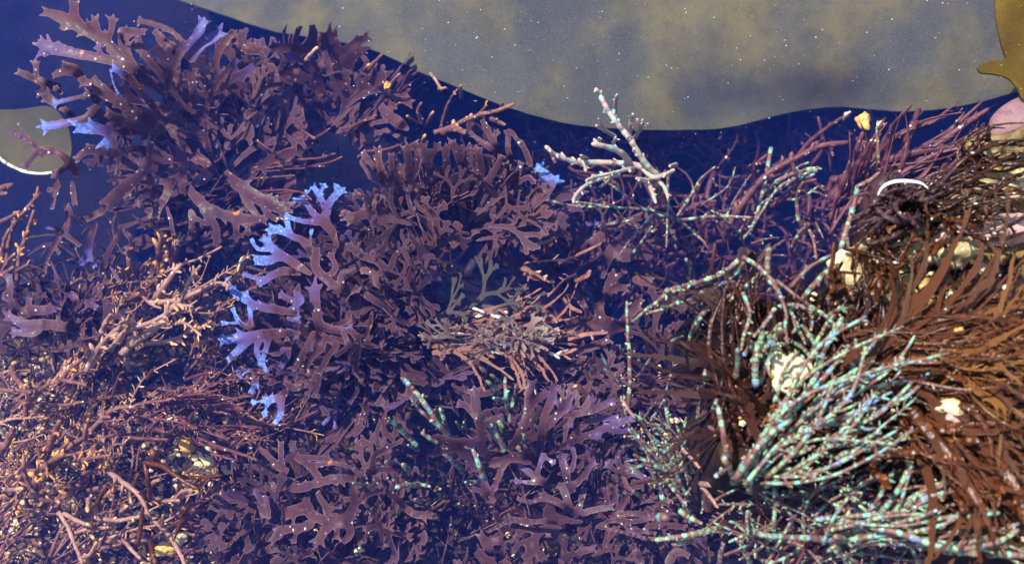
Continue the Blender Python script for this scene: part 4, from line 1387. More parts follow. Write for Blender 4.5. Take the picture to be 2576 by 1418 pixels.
branches(t, 'Z5', ['40,640,44 70,420 110,310 200,200 285,90', '20,640,40 15,560 40,450 80,380', '115,800,42 140,560 190,420 240,240', '10,700,36 60,620 115,560', '105,690,30 160,650 200,630',
                   '0,90,50 30,65 85,45', '-10,130,40 45,115', '230,210,36 250,170 280,150', '-20,330,40 60,290 140,240', '190,420,30 230,330 270,310', '-20,700,40 30,690 100,650'], -0.112, -0.087, FL, 202, 7, 20)
t = bush('dark brown twig weed with orange ends under the drooping fronds', (370, 860), -.13)
branches(t, 'Z5', ['1160,740,60 1150,560 1170,400', '1170,480,40 1240,430', '1000,700,36 930,640 920,530 960,510', '1060,820,34 1000,740 940,600', '1180,620,40 1230,540 1190,500', '940,770,30 920,690 870,660',
                   '1060,800,36 1140,735', '990,760,30 1040,640 1090,630', '780,940,26 800,860 880,820', '1140,420,40 1110,330 1080,300', '1240,620,50 1280,540 1290,480', '580,920,36 575,790',
                   '870,870,44 940,830 960,760', '1010,860,40 1100,840 1180,800', '830,900,56 940,880 1000,840'], -0.117, -0.087, FL, 203, 9, 22)
t = bush('looping brown stem weed at the left edge of the front', (80, 1150), -.12)
branches(t, 'Z9', ['620,750,40 560,850 480,930 370,972 260,935 180,820 160,640', '0,160,34 110,170 220,185', '190,400,40 195,290 270,180 360,110', '300,250,30 460,265 600,240', '5,50,20 40,100 70,150', '110,230,30 180,270',
                   '220,170,16 230,60 235,-30', '420,80,34 510,110 620,140', '80,0,50 110,80 180,150', '0,620,60 60,520 100,440', '180,740,26 290,740 350,730', '300,470,30 320,440'], -0.097, -0.072, FL, 204, 6, 18)
t = bush('stout wine brown weed with a long curved stem and orange prongs', (190, 1140), -.12)
branches(t, 'Z9', ['440,640,46 510,560 600,500 700,400 800,310 890,285 970,275', '440,640,30 620,605 715,605', '540,670,30 660,650 795,632', '690,740,30 740,700 795,660', '640,540,36 700,610 760,720',
                   '350,600,50 400,470 440,390', '470,700,40 360,720 300,800', '280,880,30 300,810 350,765', '390,760,26 410,830', '190,560,30 210,640', '280,580,24 285,700', '560,690,40 600,670 690,650',
                   '640,760,36 740,740 790,700', '240,900,60 270,780 350,690 460,620', '360,580,44 430,600 500,540'], -0.092, -0.067, FL, 205, 10, 22)
t = bush('thin grey mauve stems crossing above the amber pebble', (560, 1120), -.11)
branches(t, 'Z9', ['760,390,34 850,470 950,505 1080,510 1220,515', '1430,510,36 1560,560 1640,590 1750,630 1860,670', '750,380,30 810,425 930,400', '1110,440,40 1190,475', '1210,500,26 1270,410', '1620,290,50 1750,305', '1060,80,30 1100,20',
                   '1340,90,30 1440,50 1550,30', '1190,260,26 1340,200 1530,185', '1300,360,40 1360,410 1430,430', '800,240,24 860,60 890,35', '1150,240,20 1230,170', '1440,190,34 1530,180'], -0.097, -0.072, WN, 206, 3, 16)
t = bush('long orange tan stem running down to the front edge', (360, 1240), -.12)
branches(t, 'Z9', ['720,690,40 800,760 870,810 990,910 1040,990 1075,1070 1160,1145', '1150,1130,36 1230,1220 1300,1340 1340,1420', '700,1085,36 840,1100 950,1085 1070,1070', '940,900,26 950,980', '1080,930,34 1180,960 1300,960',
                   '1170,1150,26 1180,1070', '1030,930,30 1000,900', '1250,960,30 1330,890 1400,880'], -0.087, -0.067, TN, 207, 3, 16)
t = bush('bright orange jointed twigs at the bottom left corner', (220, 1400), -.11)
branches(t, 'Z9', ['430,1050,36 490,1150 520,1240 560,1340 590,1420', '460,1050,34 560,1100 660,1140', '530,1200,30 620,1170', '640,950,40 630,1040', '690,1000,30 680,1080', '640,1180,30 680,1230', '610,1400,36 660,1330 690,1260', '590,1370,30 640,1350',
                   '885,1240,30 960,1320 1010,1370', '720,1160,30 780,1150', '650,1420,30 610,1350', '90,780,40 30,820', '70,880,36 170,870', '190,700,34 110,770', '870,1040,30 910,1000', '1100,840,40 1170,800'], -0.082, -0.067, TN, 208, 2, 14)
t = bush('wine red bare stems bent like an arrow over the front bushes', (370, 1340), -.12)
branches(t, 'Z9', ['1080,950,40 1070,820 1040,690', '1040,690,36 1150,710 1230,760 1290,800 1420,880', '1300,790,32 1450,790 1600,775', '1000,1280,36 1020,1100 1030,1000', '1080,1240,40 1100,1340 1120,1420', '1330,1100,36 1280,1180 1250,1250',
                   '1370,990,30 1300,1080', '960,860,30 1000,760', '700,980,40 770,860', '1130,690,60 1100,590'], -0.077, -0.062, M['rust'], 209, 2, 12)
WILD = [('tangled brown twigs filling the left edge beside the looping stem', (40, 1050), (-60, 250, 900, 1180), FL, 40, 8),
        ('tangle of short orange-tipped twigs in the middle of the front left bushes', (330, 1080), (200, 520, 940, 1140), FL, 46, 9),
        ('mauve brown twig tangle between the round seaweed and the amber pebble', (470, 1010), (400, 680, 930, 1120), WN, 44, 6),
        ('low twig tangle at the front edge below the looping stem', (110, 1330), (-60, 330, 1220, 1460), FL, 44, 6),
        ('fine wine red twigs between the orange stem and the ring-shaped seaweed', (480, 1330), (330, 620, 1220, 1460), WN, 42, 4),
        ('dark twigs behind the pale tan arching weed', (330, 840), (150, 560, 720, 960), FL, 40, 8)]
for i, (lab, base, bx, m, n, st) in enumerate(WILD):
    t = bush(lab, base, -.15)
    r = random.Random(300 + i)
    j = 0
    while j < n * .85:
        ax, ay = r.uniform(bx[0], bx[1]), r.uniform(bx[2], bx[3])
        a0 = r.gauss(-.6, .4) + (math.pi if r.random() < .12 else 0)
        z = r.uniform(-.135, -.095)
        m2 = r.choice([m, m, M['tan'], M['fil']])
        for k in range(r.choice([3, 4, 5, 6])):
            a = a0 + r.gauss(0, .28); L = r.uniform(110, 330)
            pts = bend((ax - math.cos(a0) * 90 + r.gauss(0, 8), ay - math.sin(a0) * 90 + r.gauss(0, 8)), (ax - math.cos(a0) * 90 + math.cos(a) * L, ay - math.sin(a0) * 90 + math.sin(a) * L), .13 * r.choice([-1, 1]), r)
            add_strand(t, 'branch', strand_paths(pts, z - .012, z + r.uniform(0, .016), r.choice([2.6, 3.2, 4, 5.5]) * r.uniform(.9, 1.1), r, int(st * L / 120), 18, wob=.6, taper=.5), m2)
            j += 1


# dark understorey nobody could count
def understorey(name, n, sampler, seed, mat, label, zr, rad=(2.5, 6), L=(40, 130)):
    r = random.Random(seed)
    paths = []
    for i in range(n):
        x, y = sampler(r)
        a = r.uniform(0, 6.28); l = r.uniform(*L)
        pts = bend((x, y), (x + math.cos(a) * l, y + math.sin(a) * l), .25 * r.choice([-1, 1]), r, 4)
        z = r.uniform(*zr)
        p = np.array([(q[0], q[1], 0) for q in pts]); p = smooth(p, 2)
        P = W(p[:, 0], p[:, 1], z + np.linspace(0, r.uniform(-.02, .02), len(p)))
        R = np.linspace(1, .5, len(p)) * r.uniform(*rad) * U
        paths.append((P, R, np.linspace(0, .6, len(p))))
    me, org = tube(paths, 5)
    return tag(link(name, me, mat, None, org), label, 'seaweed', kind='stuff')


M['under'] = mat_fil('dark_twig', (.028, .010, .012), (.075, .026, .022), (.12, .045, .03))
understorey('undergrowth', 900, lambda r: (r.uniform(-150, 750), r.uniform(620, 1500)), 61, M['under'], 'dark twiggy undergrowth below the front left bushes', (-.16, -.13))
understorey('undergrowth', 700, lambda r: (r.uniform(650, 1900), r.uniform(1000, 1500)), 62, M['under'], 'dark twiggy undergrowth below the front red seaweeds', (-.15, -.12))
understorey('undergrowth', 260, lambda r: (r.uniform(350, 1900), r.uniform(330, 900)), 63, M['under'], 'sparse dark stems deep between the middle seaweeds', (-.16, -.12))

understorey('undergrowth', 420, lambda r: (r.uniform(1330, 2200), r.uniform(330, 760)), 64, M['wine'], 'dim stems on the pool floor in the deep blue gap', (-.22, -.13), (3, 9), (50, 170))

# thin dark stems lying across the middle
t = bush('bundle of thin dark stems lying between the open fan and the dome-topped fan', (640, 440), -.12, 'stringy_seaweed')
branches(t, 'Z2', ['0,1215,30 150,1180 320,1160 480,1150 600,1120', '20,1230,22 200,1200 420,1200 520,1195', '80,1180,26 220,1090 300,1070', '400,1020,24 480,980 560,930', '660,960,26 780,880 890,830', '640,940,20 760,890 880,850',
                   '300,900,30 380,960 440,1000', '0,1000,24 80,1050 150,1100', '820,1095,30 950,1080 1070,1045', '0,1290,20 160,1280 300,1270', '430,1200,20 560,1170 640,1130', '0,1390,22 180,1370 330,1380', '150,1400,22 330,1385 420,1440',
                   '870,1120,16 900,1200 930,1220', '940,1200,22 1060,1100 1200,1010', '60,1240,16 240,1220 380,1210'], -.10, -.08, WN, 215, 1, 12, wob=.6)
t = bush('reddish knobbly twig lying near the kelp margin', (1230, 330), -.11)
branches(t, 'Z2', ['1310,960,44 1440,920 1530,870 1640,830 1760,800 1880,755', '1530,870,34 1620,830 1680,760', '1790,800,34 1800,750', '1370,960,60 1450,930 1530,960', '1720,860,40 1820,900'], -.085, -.060, FL, 216, 5, 14)
t = bush('short forked twigs standing in the dark gap under the kelp margin', (1190, 320), -.12)
branches(t, 'Z2', ['1220,890,34 1190,810 1215,740', '1260,890,30 1300,810', '1190,890,32 1115,840', '1350,930,24 1400,760 1475,650', '960,640,34 1060,540', '820,520,34 880,450 935,395', '1500,710,30 1500,620', '800,510,30 840,460', '1220,1040,34 1240,970'], -.09, -.07, FL, 217, 3, 10)
tt = W(1090, 205, -.065)
t = thing('seaweed_scrap', 'bright orange forked scrap floating at the kelp margin', 'seaweed scrap', Vector(tt))
branches(t, 'Z2', ['1275,530,30 1310,570 1360,660', '1340,640,26 1400,635'], -.065, -.062, TN, 218, 0, 8, jit=.001)
t = thing('seaweed_scrap', 'orange stick-like scrap on the dark seaweed under the kelp', 'seaweed scrap', Vector(W(780, 135, -.06)))
branches(t, 'Z2', ['380,430,34 420,380 460,340'], -.06, -.058, TN, 219, 0, 8, jit=.001)

# ------------------------------------------------------------------ rotting orange weed in the middle
t = bush('rotting orange weed with white crusts in the shaded middle', (1250, 860), -.13, 'rotting_seaweed')
branches(t, 'Z7', ['490,1060,44 560,1130 640,1200 740,1255', '640,1060,44 720,1120 800,1200 900,1260', '740,1260,36 860,1290 980,1305 1080,1270', '900,1220,36 1000,1180 1080,1130', '1030,1190,41 1150,1160 1280,1150', '740,690,36 840,670 1000,660',
                   '740,760,41 830,790 920,820', '720,720,44 800,760 880,810', '1080,810,51 1170,760', '620,1040,29 520,1040 400,1080 180,1110', '700,1010,36 760,930', '820,960,44 880,1020 950,1080', '560,1000,32 500,1100', '620,880,29 700,960 740,1000',
                   '640,1120,36 700,1230 740,1290', '500,1150,29 480,1260 540,1310', '740,1030,29 900,1100 960,1160', '300,1130,36 180,1170 80,1180', '960,700,26 1100,640 1280,540', '600,1200,22 680,1290 800,1300',
                   '760,590,29 850,560 960,520', '1090,760,22 1000,800 900,900', '260,1180,29 330,1110 420,1070', '1000,920,36 1060,980 1130,1010'], -.09, -.075, M['decay'], 221, 4, 22, .3, jit=.006, wob=1.6)
blades(t, (1090, 830), [(1290, 890), (1360, 895), (1400, 870), (1430, 840), (1240, 885), (1350, 800), (1440, 800), (1300, 850)], 26, 'decay', 822, -.088, -.074, (110, 230), 18, .5, 'branch')
KF = [KIT[q_].copy() for q_ in (1, 3, 5, 8, 11, 13)]
for m_ in KF: m_.materials.clear()
rf = random.Random(823)
for i in range(26):
    bx, by = rf.choice([(1150, 850), (1210, 855), (1270, 845), (1110, 845), (1200, 815), (1320, 850)])
    a = rf.choice([rf.uniform(-.45, .35), rf.uniform(-.45, .35), rf.uniform(2.7, 3.4)])
    L = rf.uniform(50, 95)
    o = put_blade(t, rf.choice(KF), W(bx + rf.gauss(0, 16), by + rf.gauss(0, 10), -.080), W(bx + math.cos(a) * L, by + math.sin(a) * L * .6, -.072 + rf.uniform(-.004, .004)), 1.0, M['feather'], r=rf)
    o.name = 'pale_branch'
spray(t, (1190, 830), [(1290, 800), (1390, 850), (1335, 890), (1092, 842), (1140, 865), (1300, 830), (1250, 875), (1360, 870)], -.076, -.066, 1.4, M['feather'], 223, 6, 16, 12, 30, .1, .8, basej=60, jit=.004, pname='pale_branch')
rc = random.Random(4)
for i in range(14):
    x, y = [(1295, 880), (1365, 858), (1412, 882), (1243, 885), (1200, 783), (1260, 796), (1135, 845), (1285, 788)][i % 8]
    lump('crust', x + rc.gauss(0, 16), y + rc.gauss(0, 9), -.079 + rc.uniform(-.004, .003), rc.uniform(6, 18), rc.uniform(2, 5), .0005, M['white'], None, None, 70 + i, .5, rot=rc.uniform(-.6, .6), parent=t, facet=.2, seg=12)
t2 = clump('greyish olive branch spotted with white beside the rotting orange weed', (1080, 790), -.11, lambda x, y: -.080 + 0 * np.asarray(x) + 0 * np.asarray(y), [], 13)
t_grey = NT('grey_olive_frond')
vg = t_grey.coord()
cg = t_grey.mix(t_grey.step(t_grey.noise(vg, 160, 4), .35, .65), (.045, .036, .036), (.095, .080, .070))
cg = t_grey.mix(speck(t_grey, vg, 330, .28, .45), cg, (.62, .62, .5))
M['grey'] = t_grey.finish(cg, .4, .5, .2, (.2, .15, .1))
KG = [KIT[q_].copy() for q_ in (8, 11, 5, 3)]
for m_ in KG: m_.materials.clear()
rg = random.Random(90)
for bx, by, tx, ty in [(1070, 805, 1200, 765), (1090, 800, 1190, 780), (1180, 775, 1300, 715), (1200, 765, 1330, 770), (1240, 745, 1320, 705), (1270, 755, 1390, 765)]:
    put_blade(t2, rg.choice(KG), W(bx, by, -.088), W(tx, ty, -.074), .35, M['grey'], r=rg)

# ------------------------------------------------------------------ turquoise banded strands
TQ = M['turq']


def turq(label, base, z):
    return bush(label, base, z, 'banded_seaweed')


t = turq('pale knobbly coral-like weed reaching up in front of the kelp', (1650, 440), -.11)
branches(t, 'P', ['1655,442,17 1632,420 1610,392 1588,355 1562,322 1540,292 1520,258 1500,224', '1556,310,13 1548,270 1552,238', '1585,350,12 1586,312 1592,285', '1590,355,12 1606,328 1602,300', '1612,330,9 1618,300',
                  '1635,425,17 1580,412 1520,408 1460,408 1425,400 1390,385 1372,368', '1592,430,18 1570,390 1532,370 1492,362', '1510,366,10 1506,345', '1480,402,12 1460,392', '1650,440,16 1630,455 1600,450',
                  '1610,415,15 1640,445 1670,440 1695,428', '1700,415,14 1685,418', '1560,440,12 1510,450 1470,470 1448,495 1444,510', '1600,420,12 1560,432 1500,445 1475,455', '1548,345,12 1522,330 1500,318', '1520,330,9 1506,300',
                  '1640,445,12 1670,470 1682,500', '1626,450,13 1640,480 1650,510', '1510,470,9 1530,455 1545,430', '1470,408,12 1475,430', '1540,372,10 1550,345'], -.070, -.040, M['pale'], 231, 8, 13, wob=.5, jit=.004, green=-.05)
t = turq('thin crossing turquoise strands spread over the deep blue gap', (1700, 555), -.12)
branches(t, 'P', ['1705,555,11 1640,530 1540,520 1440,505', '1705,555,9 1620,525 1560,480 1500,440', '1700,550,10 1740,580 1775,612', '1700,550,10 1735,495 1762,450 1800,418', '1680,440,9 1678,530 1676,622', '1705,555,11 1800,545 1890,548',
                  '1940,372,12 1920,470 1895,560 1868,600', '1545,540,9 1600,572 1650,582', '1700,548,10 1650,470 1620,420', '1660,520,11 1650,480 1640,450', '1820,560,8 1850,500 1890,440', '1360,500,8 1450,520 1540,522',
                  '1905,520,8 1960,480 2000,450', '1500,570,8 1560,560 1610,548', '1640,545,9 1590,600 1560,640', '1760,520,7 1830,470 1850,420', '1590,640,10 1620,600 1640,570'], -.105, -.080, TQ, 232, 3, 12, wob=.6, green=.0)
t = turq('turquoise sprig with fanned tips at the dark right side of the blue gap', (1900, 560), -.12)
branches(t, 'P', ['1900,560,9 1950,480 2000,448 2060,420', '1930,480,16 1965,450 2010,425', '1960,470,14 2000,455 2050,440', '1990,450,14 2030,425 2065,422', '1870,600,9 1840,570 1790,530', '1950,500,9 2010,500 2060,470', '1960,460,10 1990,430 2030,410'], -.10, -.075, TQ, 233, 4, 14, green=.12)
t = bush('brown twig with side prongs crossing the blue gap towards the kelp', (1830, 570), -.12)
branches(t, 'P', ['1830,575,22 1870,510 1930,440 2000,400 2060,370 2130,360', '2000,400,14 2050,350 2120,300', '2040,385,12 2070,345', '1990,405,12 2000,440', '2090,368,12 2095,395', '1905,470,14 1900,420 1930,390', '1940,520,16 2000,470 2050,450'], -.10, -.075, M['wine'], 234, 5, 18)
t = bush('long jointed pinkish twig standing against the black wet tuft', (2095, 690), -.03)
branches(t, 'P', ['2095,720,15 2108,650 2128,580 2150,510 2158,475 2180,462 2212,440', '2210,440,10 2212,400 2208,330', '2170,470,11 2190,455 2230,448', '2128,590,11 2135,620', '2100,690,15 2085,740 2095,800'], -.03, -.010, TQ, 235, 4, 10, jit=.001, green=-.14)
t = bush('bent pinkish twig hanging like a hook in the dark blue', (2030, 570), -.09)
branches(t, 'P', ['1990,625,11 2005,590 2025,567', '2028,566,10 2045,600 2055,650', '2010,560,12 2005,500 2020,460', '1960,600,8 1930,600 1890,612', '2050,560,7 2070,600'], -.09, -.07, TQ, 236, 4, 10, green=-.16)
t = turq('spray of long banded strands reaching left over the blue gap', (1880, 650), -.03)
branches(t, 'ZR', ['1140,160,40 1000,270 850,330 700,370 550,410', '1180,180,36 1110,260 1000,340 800,430 650,500 380,580', '700,400,34 560,430 490,490 400,560 300,650 260,670', '1340,260,40 1200,380 1040,460 900,540 800,640 740,740 690,890',
                   '640,510,34 560,540 480,540', '850,600,40 790,660 750,700', '1020,500,30 940,580 935,720', '800,450,28 812,560 795,620', '820,640,30 790,720 730,790', '700,150,26 735,240 715,350', '550,410,40 520,460 480,510',
                   '1100,350,34 1000,350 900,380 780,440', '580,830,24 690,790', '1180,400,40 1130,360 1060,350'], -.010, -.045, TQ, 237, 5, 12, jit=.003, green=.06)
t = bush('jointed pink brown stem branching over the dark edge of the ledge', (1880, 640), -.02)
branches(t, 'ZR', ['1170,135,33 1280,200 1350,260 1430,350 1490,470 1530,600 1520,720 1530,830', '1350,290,26 1430,390 1490,480', '1450,330,27 1560,410 1680,500', '1520,560,22 1600,640', '1430,340,20 1380,420', '1930,220,45 1830,300 1740,400 1680,470',
                   '1560,390,30 1650,300 1740,210 1930,110', '1390,60,45 1380,200 1390,280'], .004, .010, TQ, 238, 4, 10, jit=.002, green=-.15)
t = turq('short banded strands drooping from the jointed pink stem', (1960, 780), -.012)
branches(t, 'ZR', ['1520,540,34 1440,560 1390,640 1330,720 1260,800', '1680,510,36 1760,570 1860,640', '1730,590,30 1750,660 1740,740', '1880,620,28 1960,570 2060,550', '1170,430,32 1210,520 1230,600 1215,690 1180,800 1160,900', '1560,560,28 1600,650 1640,720',
                   '1540,530,30 1640,540 1760,590', '1590,640,26 1610,720 1580,760', '1860,640,24 1950,690 2050,700'], .006, .010, TQ, 239, 4, 11, jit=.002, green=.1)
t = turq('upright banded strand with paired side shoots left of the brown ledge', (1580, 1030), -.10)
branches(t, 'ZR', ['220,1400,38 235,1200 235,1050 225,900 218,760 215,640 210,510', '215,970,28 170,940 140,860', '230,980,26 262,940 272,900', '220,820,22 260,800'], -.085, -.060, TQ, 240, 3, 10, green=-.05)
t = turq('thin banded strands leaning left and right of the upright banded strand', (1590, 1050), -.10)
branches(t, 'ZR', ['200,1330,26 160,1210 120,1140 50,1040 0,930', '290,1130,28 350,1060 410,960', '400,1500,22 500,1330 530,1220 570,1100 605,965', '150,1180,24 100,1120 20,1060', '330,1500,20 400,1400 460,1330'], -.09, -.065, TQ, 241, 3, 10, green=.0)
t = turq('long straight banded strand along the dark border of the ledge', (1770, 1180), -.05)
branches(t, 'ZR', ['815,1600,40 825,1400 840,1250 860,1100 868,950', '800,1500,30 808,1330 805,1200', '870,1230,22 850,1180'], -.045, -.025, TQ, 242, 4, 10, green=.1)
t = turq('bright turquoise tuft standing in the dark brown root of the added ledge', (1900, 940), -.012)
branches(t, 'ZR', ['1280,1200,50 1275,1050 1300,880 1340,760', '1290,1000,44 1400,850 1500,740', '1340,900,44 1420,760 1480,680', '1120,1120,44 1130,1020 1120,910', '1300,950,36 1240,830', '1550,990,36 1560,900 1520,860 1470,860', '1640,870,46 1700,920 1770,970',
                   '1660,690,44 1720,780 1790,870', '1560,820,34 1650,890', '1400,950,40 1430,870 1400,850', '1310,1180,40 1380,1000 1450,930', '1260,800,36 1330,720', '1180,950,34 1240,870 1330,850', '1340,1000,36 1370,900 1450,820',
                   '1610,720,30 1650,770 1690,850', '1500,860,34 1430,900 1390,980'], -.004, .014, TQ, 243, 4, 10, jit=.003, green=.2)

plume_tips = [(2185, 775), (2160, 765), (2245, 840), (2370, 870), (2320, 915), (2345, 955), (2300, 990), (2275, 1025), (2240, 1075), (2300, 1080), (2215, 805), (2110, 850), (2300, 905), (2260, 960), (2200, 900), (2280, 870),
              (2180, 960), (2230, 1000), (2330, 900), (2150, 860), (2060, 940), (2260, 1100), (2220, 1140), (2130, 930)]
t = turq('big spray of turquoise and brown banded strands on the brown ledge', (1900, 1215), -.012)
spray(t, (1905, 1205), plume_tips, -.006, .018, 4.6, TQ, 244, 14, 6, 15, 30, .14, pname='strand', jit=.005, basej=40, arch=.006, green=.16)
rp_ = random.Random(245)
for i in range(18):                      # shorter shoots scattered through the spray
    tip = rp_.choice(plume_tips); f = rp_.uniform(.25, .7)
    tx, ty = tip[0] + rp_.gauss(0, 45), tip[1] + rp_.gauss(0, 45)
    bx, by = 1905 + (tx - 1905) * f + rp_.gauss(0, 30), 1205 + (ty - 1205) * f + rp_.gauss(0, 30)
    tx, ty = bx + (tx - bx) * .8, by + (ty - by) * .8
    add_strand(t, 'strand', strand_paths(bend((bx, by), (tx, ty), .14 * rp_.choice([-1, 1]), rp_), rp_.uniform(-.004, .008), rp_.uniform(.004, .018), rp_.uniform(3.6, 5.6), rp_, rp_.randrange(1, 6), 15, taper=.3), TQ, green=.14)
branches(t, 'ZR', ['1800,1060,50 1820,980 1870,840 1930,740 1980,640', '1650,1330,46 1730,1200 1790,1090', '1690,1300,40 1800,1200 1980,980 2060,880'], .004, .016, TQ, 246, 4, 11, jit=.002, pname='strand', green=.22)
t = turq('brown banded strands at the dark foot of the big turquoise spray', (1870, 1190), -.02)
branches(t, 'Z11', ['1830,700,44 1810,560 1790,430 1760,270', '1870,800,46 1820,690 1790,620', '1900,800,40 1990,700 2058,600', '1780,490,32 1690,430', '1730,790,36 1810,740', '1720,310,30 1745,230', '1860,830,40 1940,700 2030,570'], -.010, .004, TQ, 247, 4, 12, jit=.003, green=-.02)
branches(t, 'Z12', ['-20,800,40 60,690 130,600 220,500 300,430 400,370', '100,650,40 200,560 300,440', '30,760,36 150,560 240,430', '130,720,40 250,640 420,590 520,590', '120,760,36 300,720 430,740 560,800', '410,390,30 400,280 408,220', '440,400,32 480,330 560,220',
                    '530,120,40 570,40 590,-30', '460,480,36 470,400 470,330', '560,600,36 700,640 830,650', '280,680,34 420,620 520,570'], -.004, .012, TQ, 248, 4, 12, jit=.004, green=.1)
br = [(2480, 1300), (2565, 1325), (2400, 1195), (2385, 1220), (2410, 1225), (2500, 1200), (2290, 1160), (2300, 1175), (2576, 1395), (2450, 1390), (2345, 1300), (2500, 1285), (2370, 1260), (2430, 1240), (2290, 1250), (2350, 1280), (2240, 1180), (2420, 1290)]
t = turq('low fan of banded strands spreading right along the front edge', (2160, 1345), -.04)
spray(t, (2165, 1345), br, -.022, .002, 5.6, TQ, 249, None, 5, 12, 12, .10, pname='strand', jit=.005, basej=30, arch=.004, green=.12)
spray(t, (2120, 1300), br, -.024, -.002, 5.2, TQ, 250, 10, 5, 12, 50, .10, pname='strand', jit=.006, basej=70, arch=.004, green=.1)
branches(t, 'Z12', ['980,1160,44 1100,1180 1300,1240 1500,1290 1700,1290 1900,1240 2030,1165', '1080,1150,40 1200,1110 1400,1090 1650,1070 1880,1040', '1800,1340,50 1930,1350 2080,1360', '1480,1320,40 1600,1335 1710,1350'], -.006, .008, TQ, 251, 5, 11, jit=.002, pname='strand', green=.1)
t = turq('violet brown strands with a few mint flecks in the front right gap', (2060, 1300), -.07)
spray(t, (2060, 1310), [(1840, 1240), (1880, 1200), (1950, 1240), (2020, 1215), (2100, 1200), (2200, 1170), (2260, 1150), (2290, 1220), (2240, 1290), (2180, 1400), (2060, 1410), (1950, 1400), (1860, 1380), (1800, 1320), (2330, 1330), (2380, 1400), (2000, 1180)],
      -.050, -.026, 4.2, TQ, 280, 70, 4, 15, 50, .16, pname='strand', jit=.010, basej=150, green=.0)
spray(t, (2100, 1280), [(2290, 1200), (2240, 1170), (1900, 1250), (1850, 1300), (2300, 1380), (1980, 1400), (2150, 1190)], -.055, -.035, 5, M['wine'], 281, 26, 4, 18, 60, .2, pname='branch', jit=.010, basej=120)
t = turq('yellowish banded strand lying flat across the front blue gap', (1900, 1340), -.05)
branches(t, 'Z12', ['860,1235,46 700,1235 520,1225 330,1215 230,1210', '60,1180,44 140,1190 240,1210', '860,1210,60 780,1220 700,1215', '240,725,36 420,750 540,790', '560,790,36 700,850 880,900', '740,890,36 800,930 880,960', '60,1030,24 55,1120 60,1180', '870,1200,44 960,1090 1080,1030 1160,1000',
                    '640,1200,40 760,1110 900,1050 1000,1010', '250,1180,30 260,1000 250,880'], -.035, -.018, TQ, 252, 4, 11, jit=.004, green=.2)
t = turq('left-pointing mint strands at the front between purple fronds', (1830, 1330), -.06)
branches(t, 'Z11', ['1780,1150,44 1680,1180 1560,1205 1440,1225 1300,1245', '1580,1240,40 1500,1265 1430,1275', '2058,1195,44 1970,1180', '1880,1110,30 1960,1180 2058,1250', '1480,1030,40 1560,1090 1640,1130', '1330,1080,60 1400,1090'], -.050, -.045, TQ, 253, 4, 11, jit=.002, green=.15)
t = turq('scattered upright banded strands at the bottom edge', (2000, 1410), -.07)
branches(t, 'Z12', ['80,1420,40 40,1320 0,1230', '360,1420,44 320,1330 300,1250', '700,1420,50 600,1360 500,1290', '900,1350,36 820,1310 780,1240', '240,1420,36 210,1310 180,1230', '1320,1420,40 1240,1300', '960,1300,26 900,1260', '430,1310,40 560,1320', '1180,1310,34 1060,1320',
                    '780,960,44 860,980', '480,960,40 580,960', '100,1330,34 180,1400'], -.06, -.045, TQ, 254, 3, 11, jit=.004, green=.05)
branches(t, 'Z11', ['1760,1420,40 1775,1330 1800,1270', '1990,1400,40 1930,1300 1890,1230', '2030,1330,36 2040,1260', '1350,700,30 1290,760', '1560,1040,36 1500,960 1430,800', '1360,960,36 1330,850 1280,760', '1220,950,36 1140,890', '1380,800,30 1440,900 1530,1000'],
         -.065, -.05, TQ, 255, 3, 11, jit=.004, green=.05)
cl = [(1595, 1085), (1622, 1045), (1650, 1030), (1680, 1105), (1640, 1140), (1720, 1090), (1745, 1030), (1600, 1170), (1690, 1130), (1585, 1060), (1570, 1010), (1660, 1075), (1630, 1200), (1710, 1150), (1650, 1250), (1690, 1270), (1740, 1280)]
t = turq('dense speckled tangle of mint and brown strands left of the brown ledge', (1790, 1240), -.09)
spray(t, (1765, 1225), cl, -.080, -.052, 5, TQ, 256, 36, 6, 12, 28, .12, pname='strand', jit=.008, basej=36, green=.08)
t = bush('two stiff orange sticks crossing the speckled mint tangle', (1790, 1260), -.05)
branches(t, 'Z11', ['1500,590,26 1600,690 1695,805', '1610,640,22 1690,575', '1640,860,30 1700,930 1755,1010', '1060,230,26 1100,290 1160,370', '1630,840,40 1800,850'], -.045, -.040, TN, 257, 0, 8, jit=.001)
t = turq('banded strands pointing up left in front of the round seaweed', (1160, 1130), -.10)
branches(t, 'Z10', ['1660,520,44 1600,450 1540,390 1470,290 1390,180 1340,120 1285,75', '1420,575,40 1310,460 1250,410 1190,370', '1690,640,40 1560,540 1440,460', '1640,500,34 1610,380 1580,290', '1600,440,32 1555,370 1540,310', '1760,470,30 1690,385', '1770,460,26 1745,390', '1700,540,30 1580,420 1440,300 1380,220',
                    '1420,600,30 1350,560', '1740,740,40 1680,680 1600,600', '1230,690,50 1190,680', '1350,740,50 1310,690', '1100,870,30 1050,855 940,830', '1440,850,44 1350,850 1260,870', '1440,970,36 1390,950', '1290,880,36 1400,840 1500,860'], -.09, -.065, TQ, 258, 4, 12, green=.12)
t = turq('short turquoise prongs behind the tall purple fronds', (1290, 1080), -.10)
branches(t, 'Z10', ['2000,190,40 1920,95', '2040,130,36 1960,50', '2040,600,50 1990,500 1950,420 1890,330', '1900,810,40 1865,720 1820,600', '2050,240,40 1960,215', '2060,480,40 1990,370', '1850,830,34 1760,830', '1880,760,34 1850,640'], -.085, -.07, TQ, 259, 3, 12, green=.22)
branches(t, 'Z11', ['280,440,40 245,330 230,220 225,80', '265,290,34 290,200 305,125', '215,590,40 130,430 50,330', '70,790,36 30,700 0,610', '240,500,34 170,440 100,390', '420,620,40 400,580', '350,560,36 360,480', '300,560,40 330,600'], -.085, -.07, TQ, 260, 3, 12, green=.15)

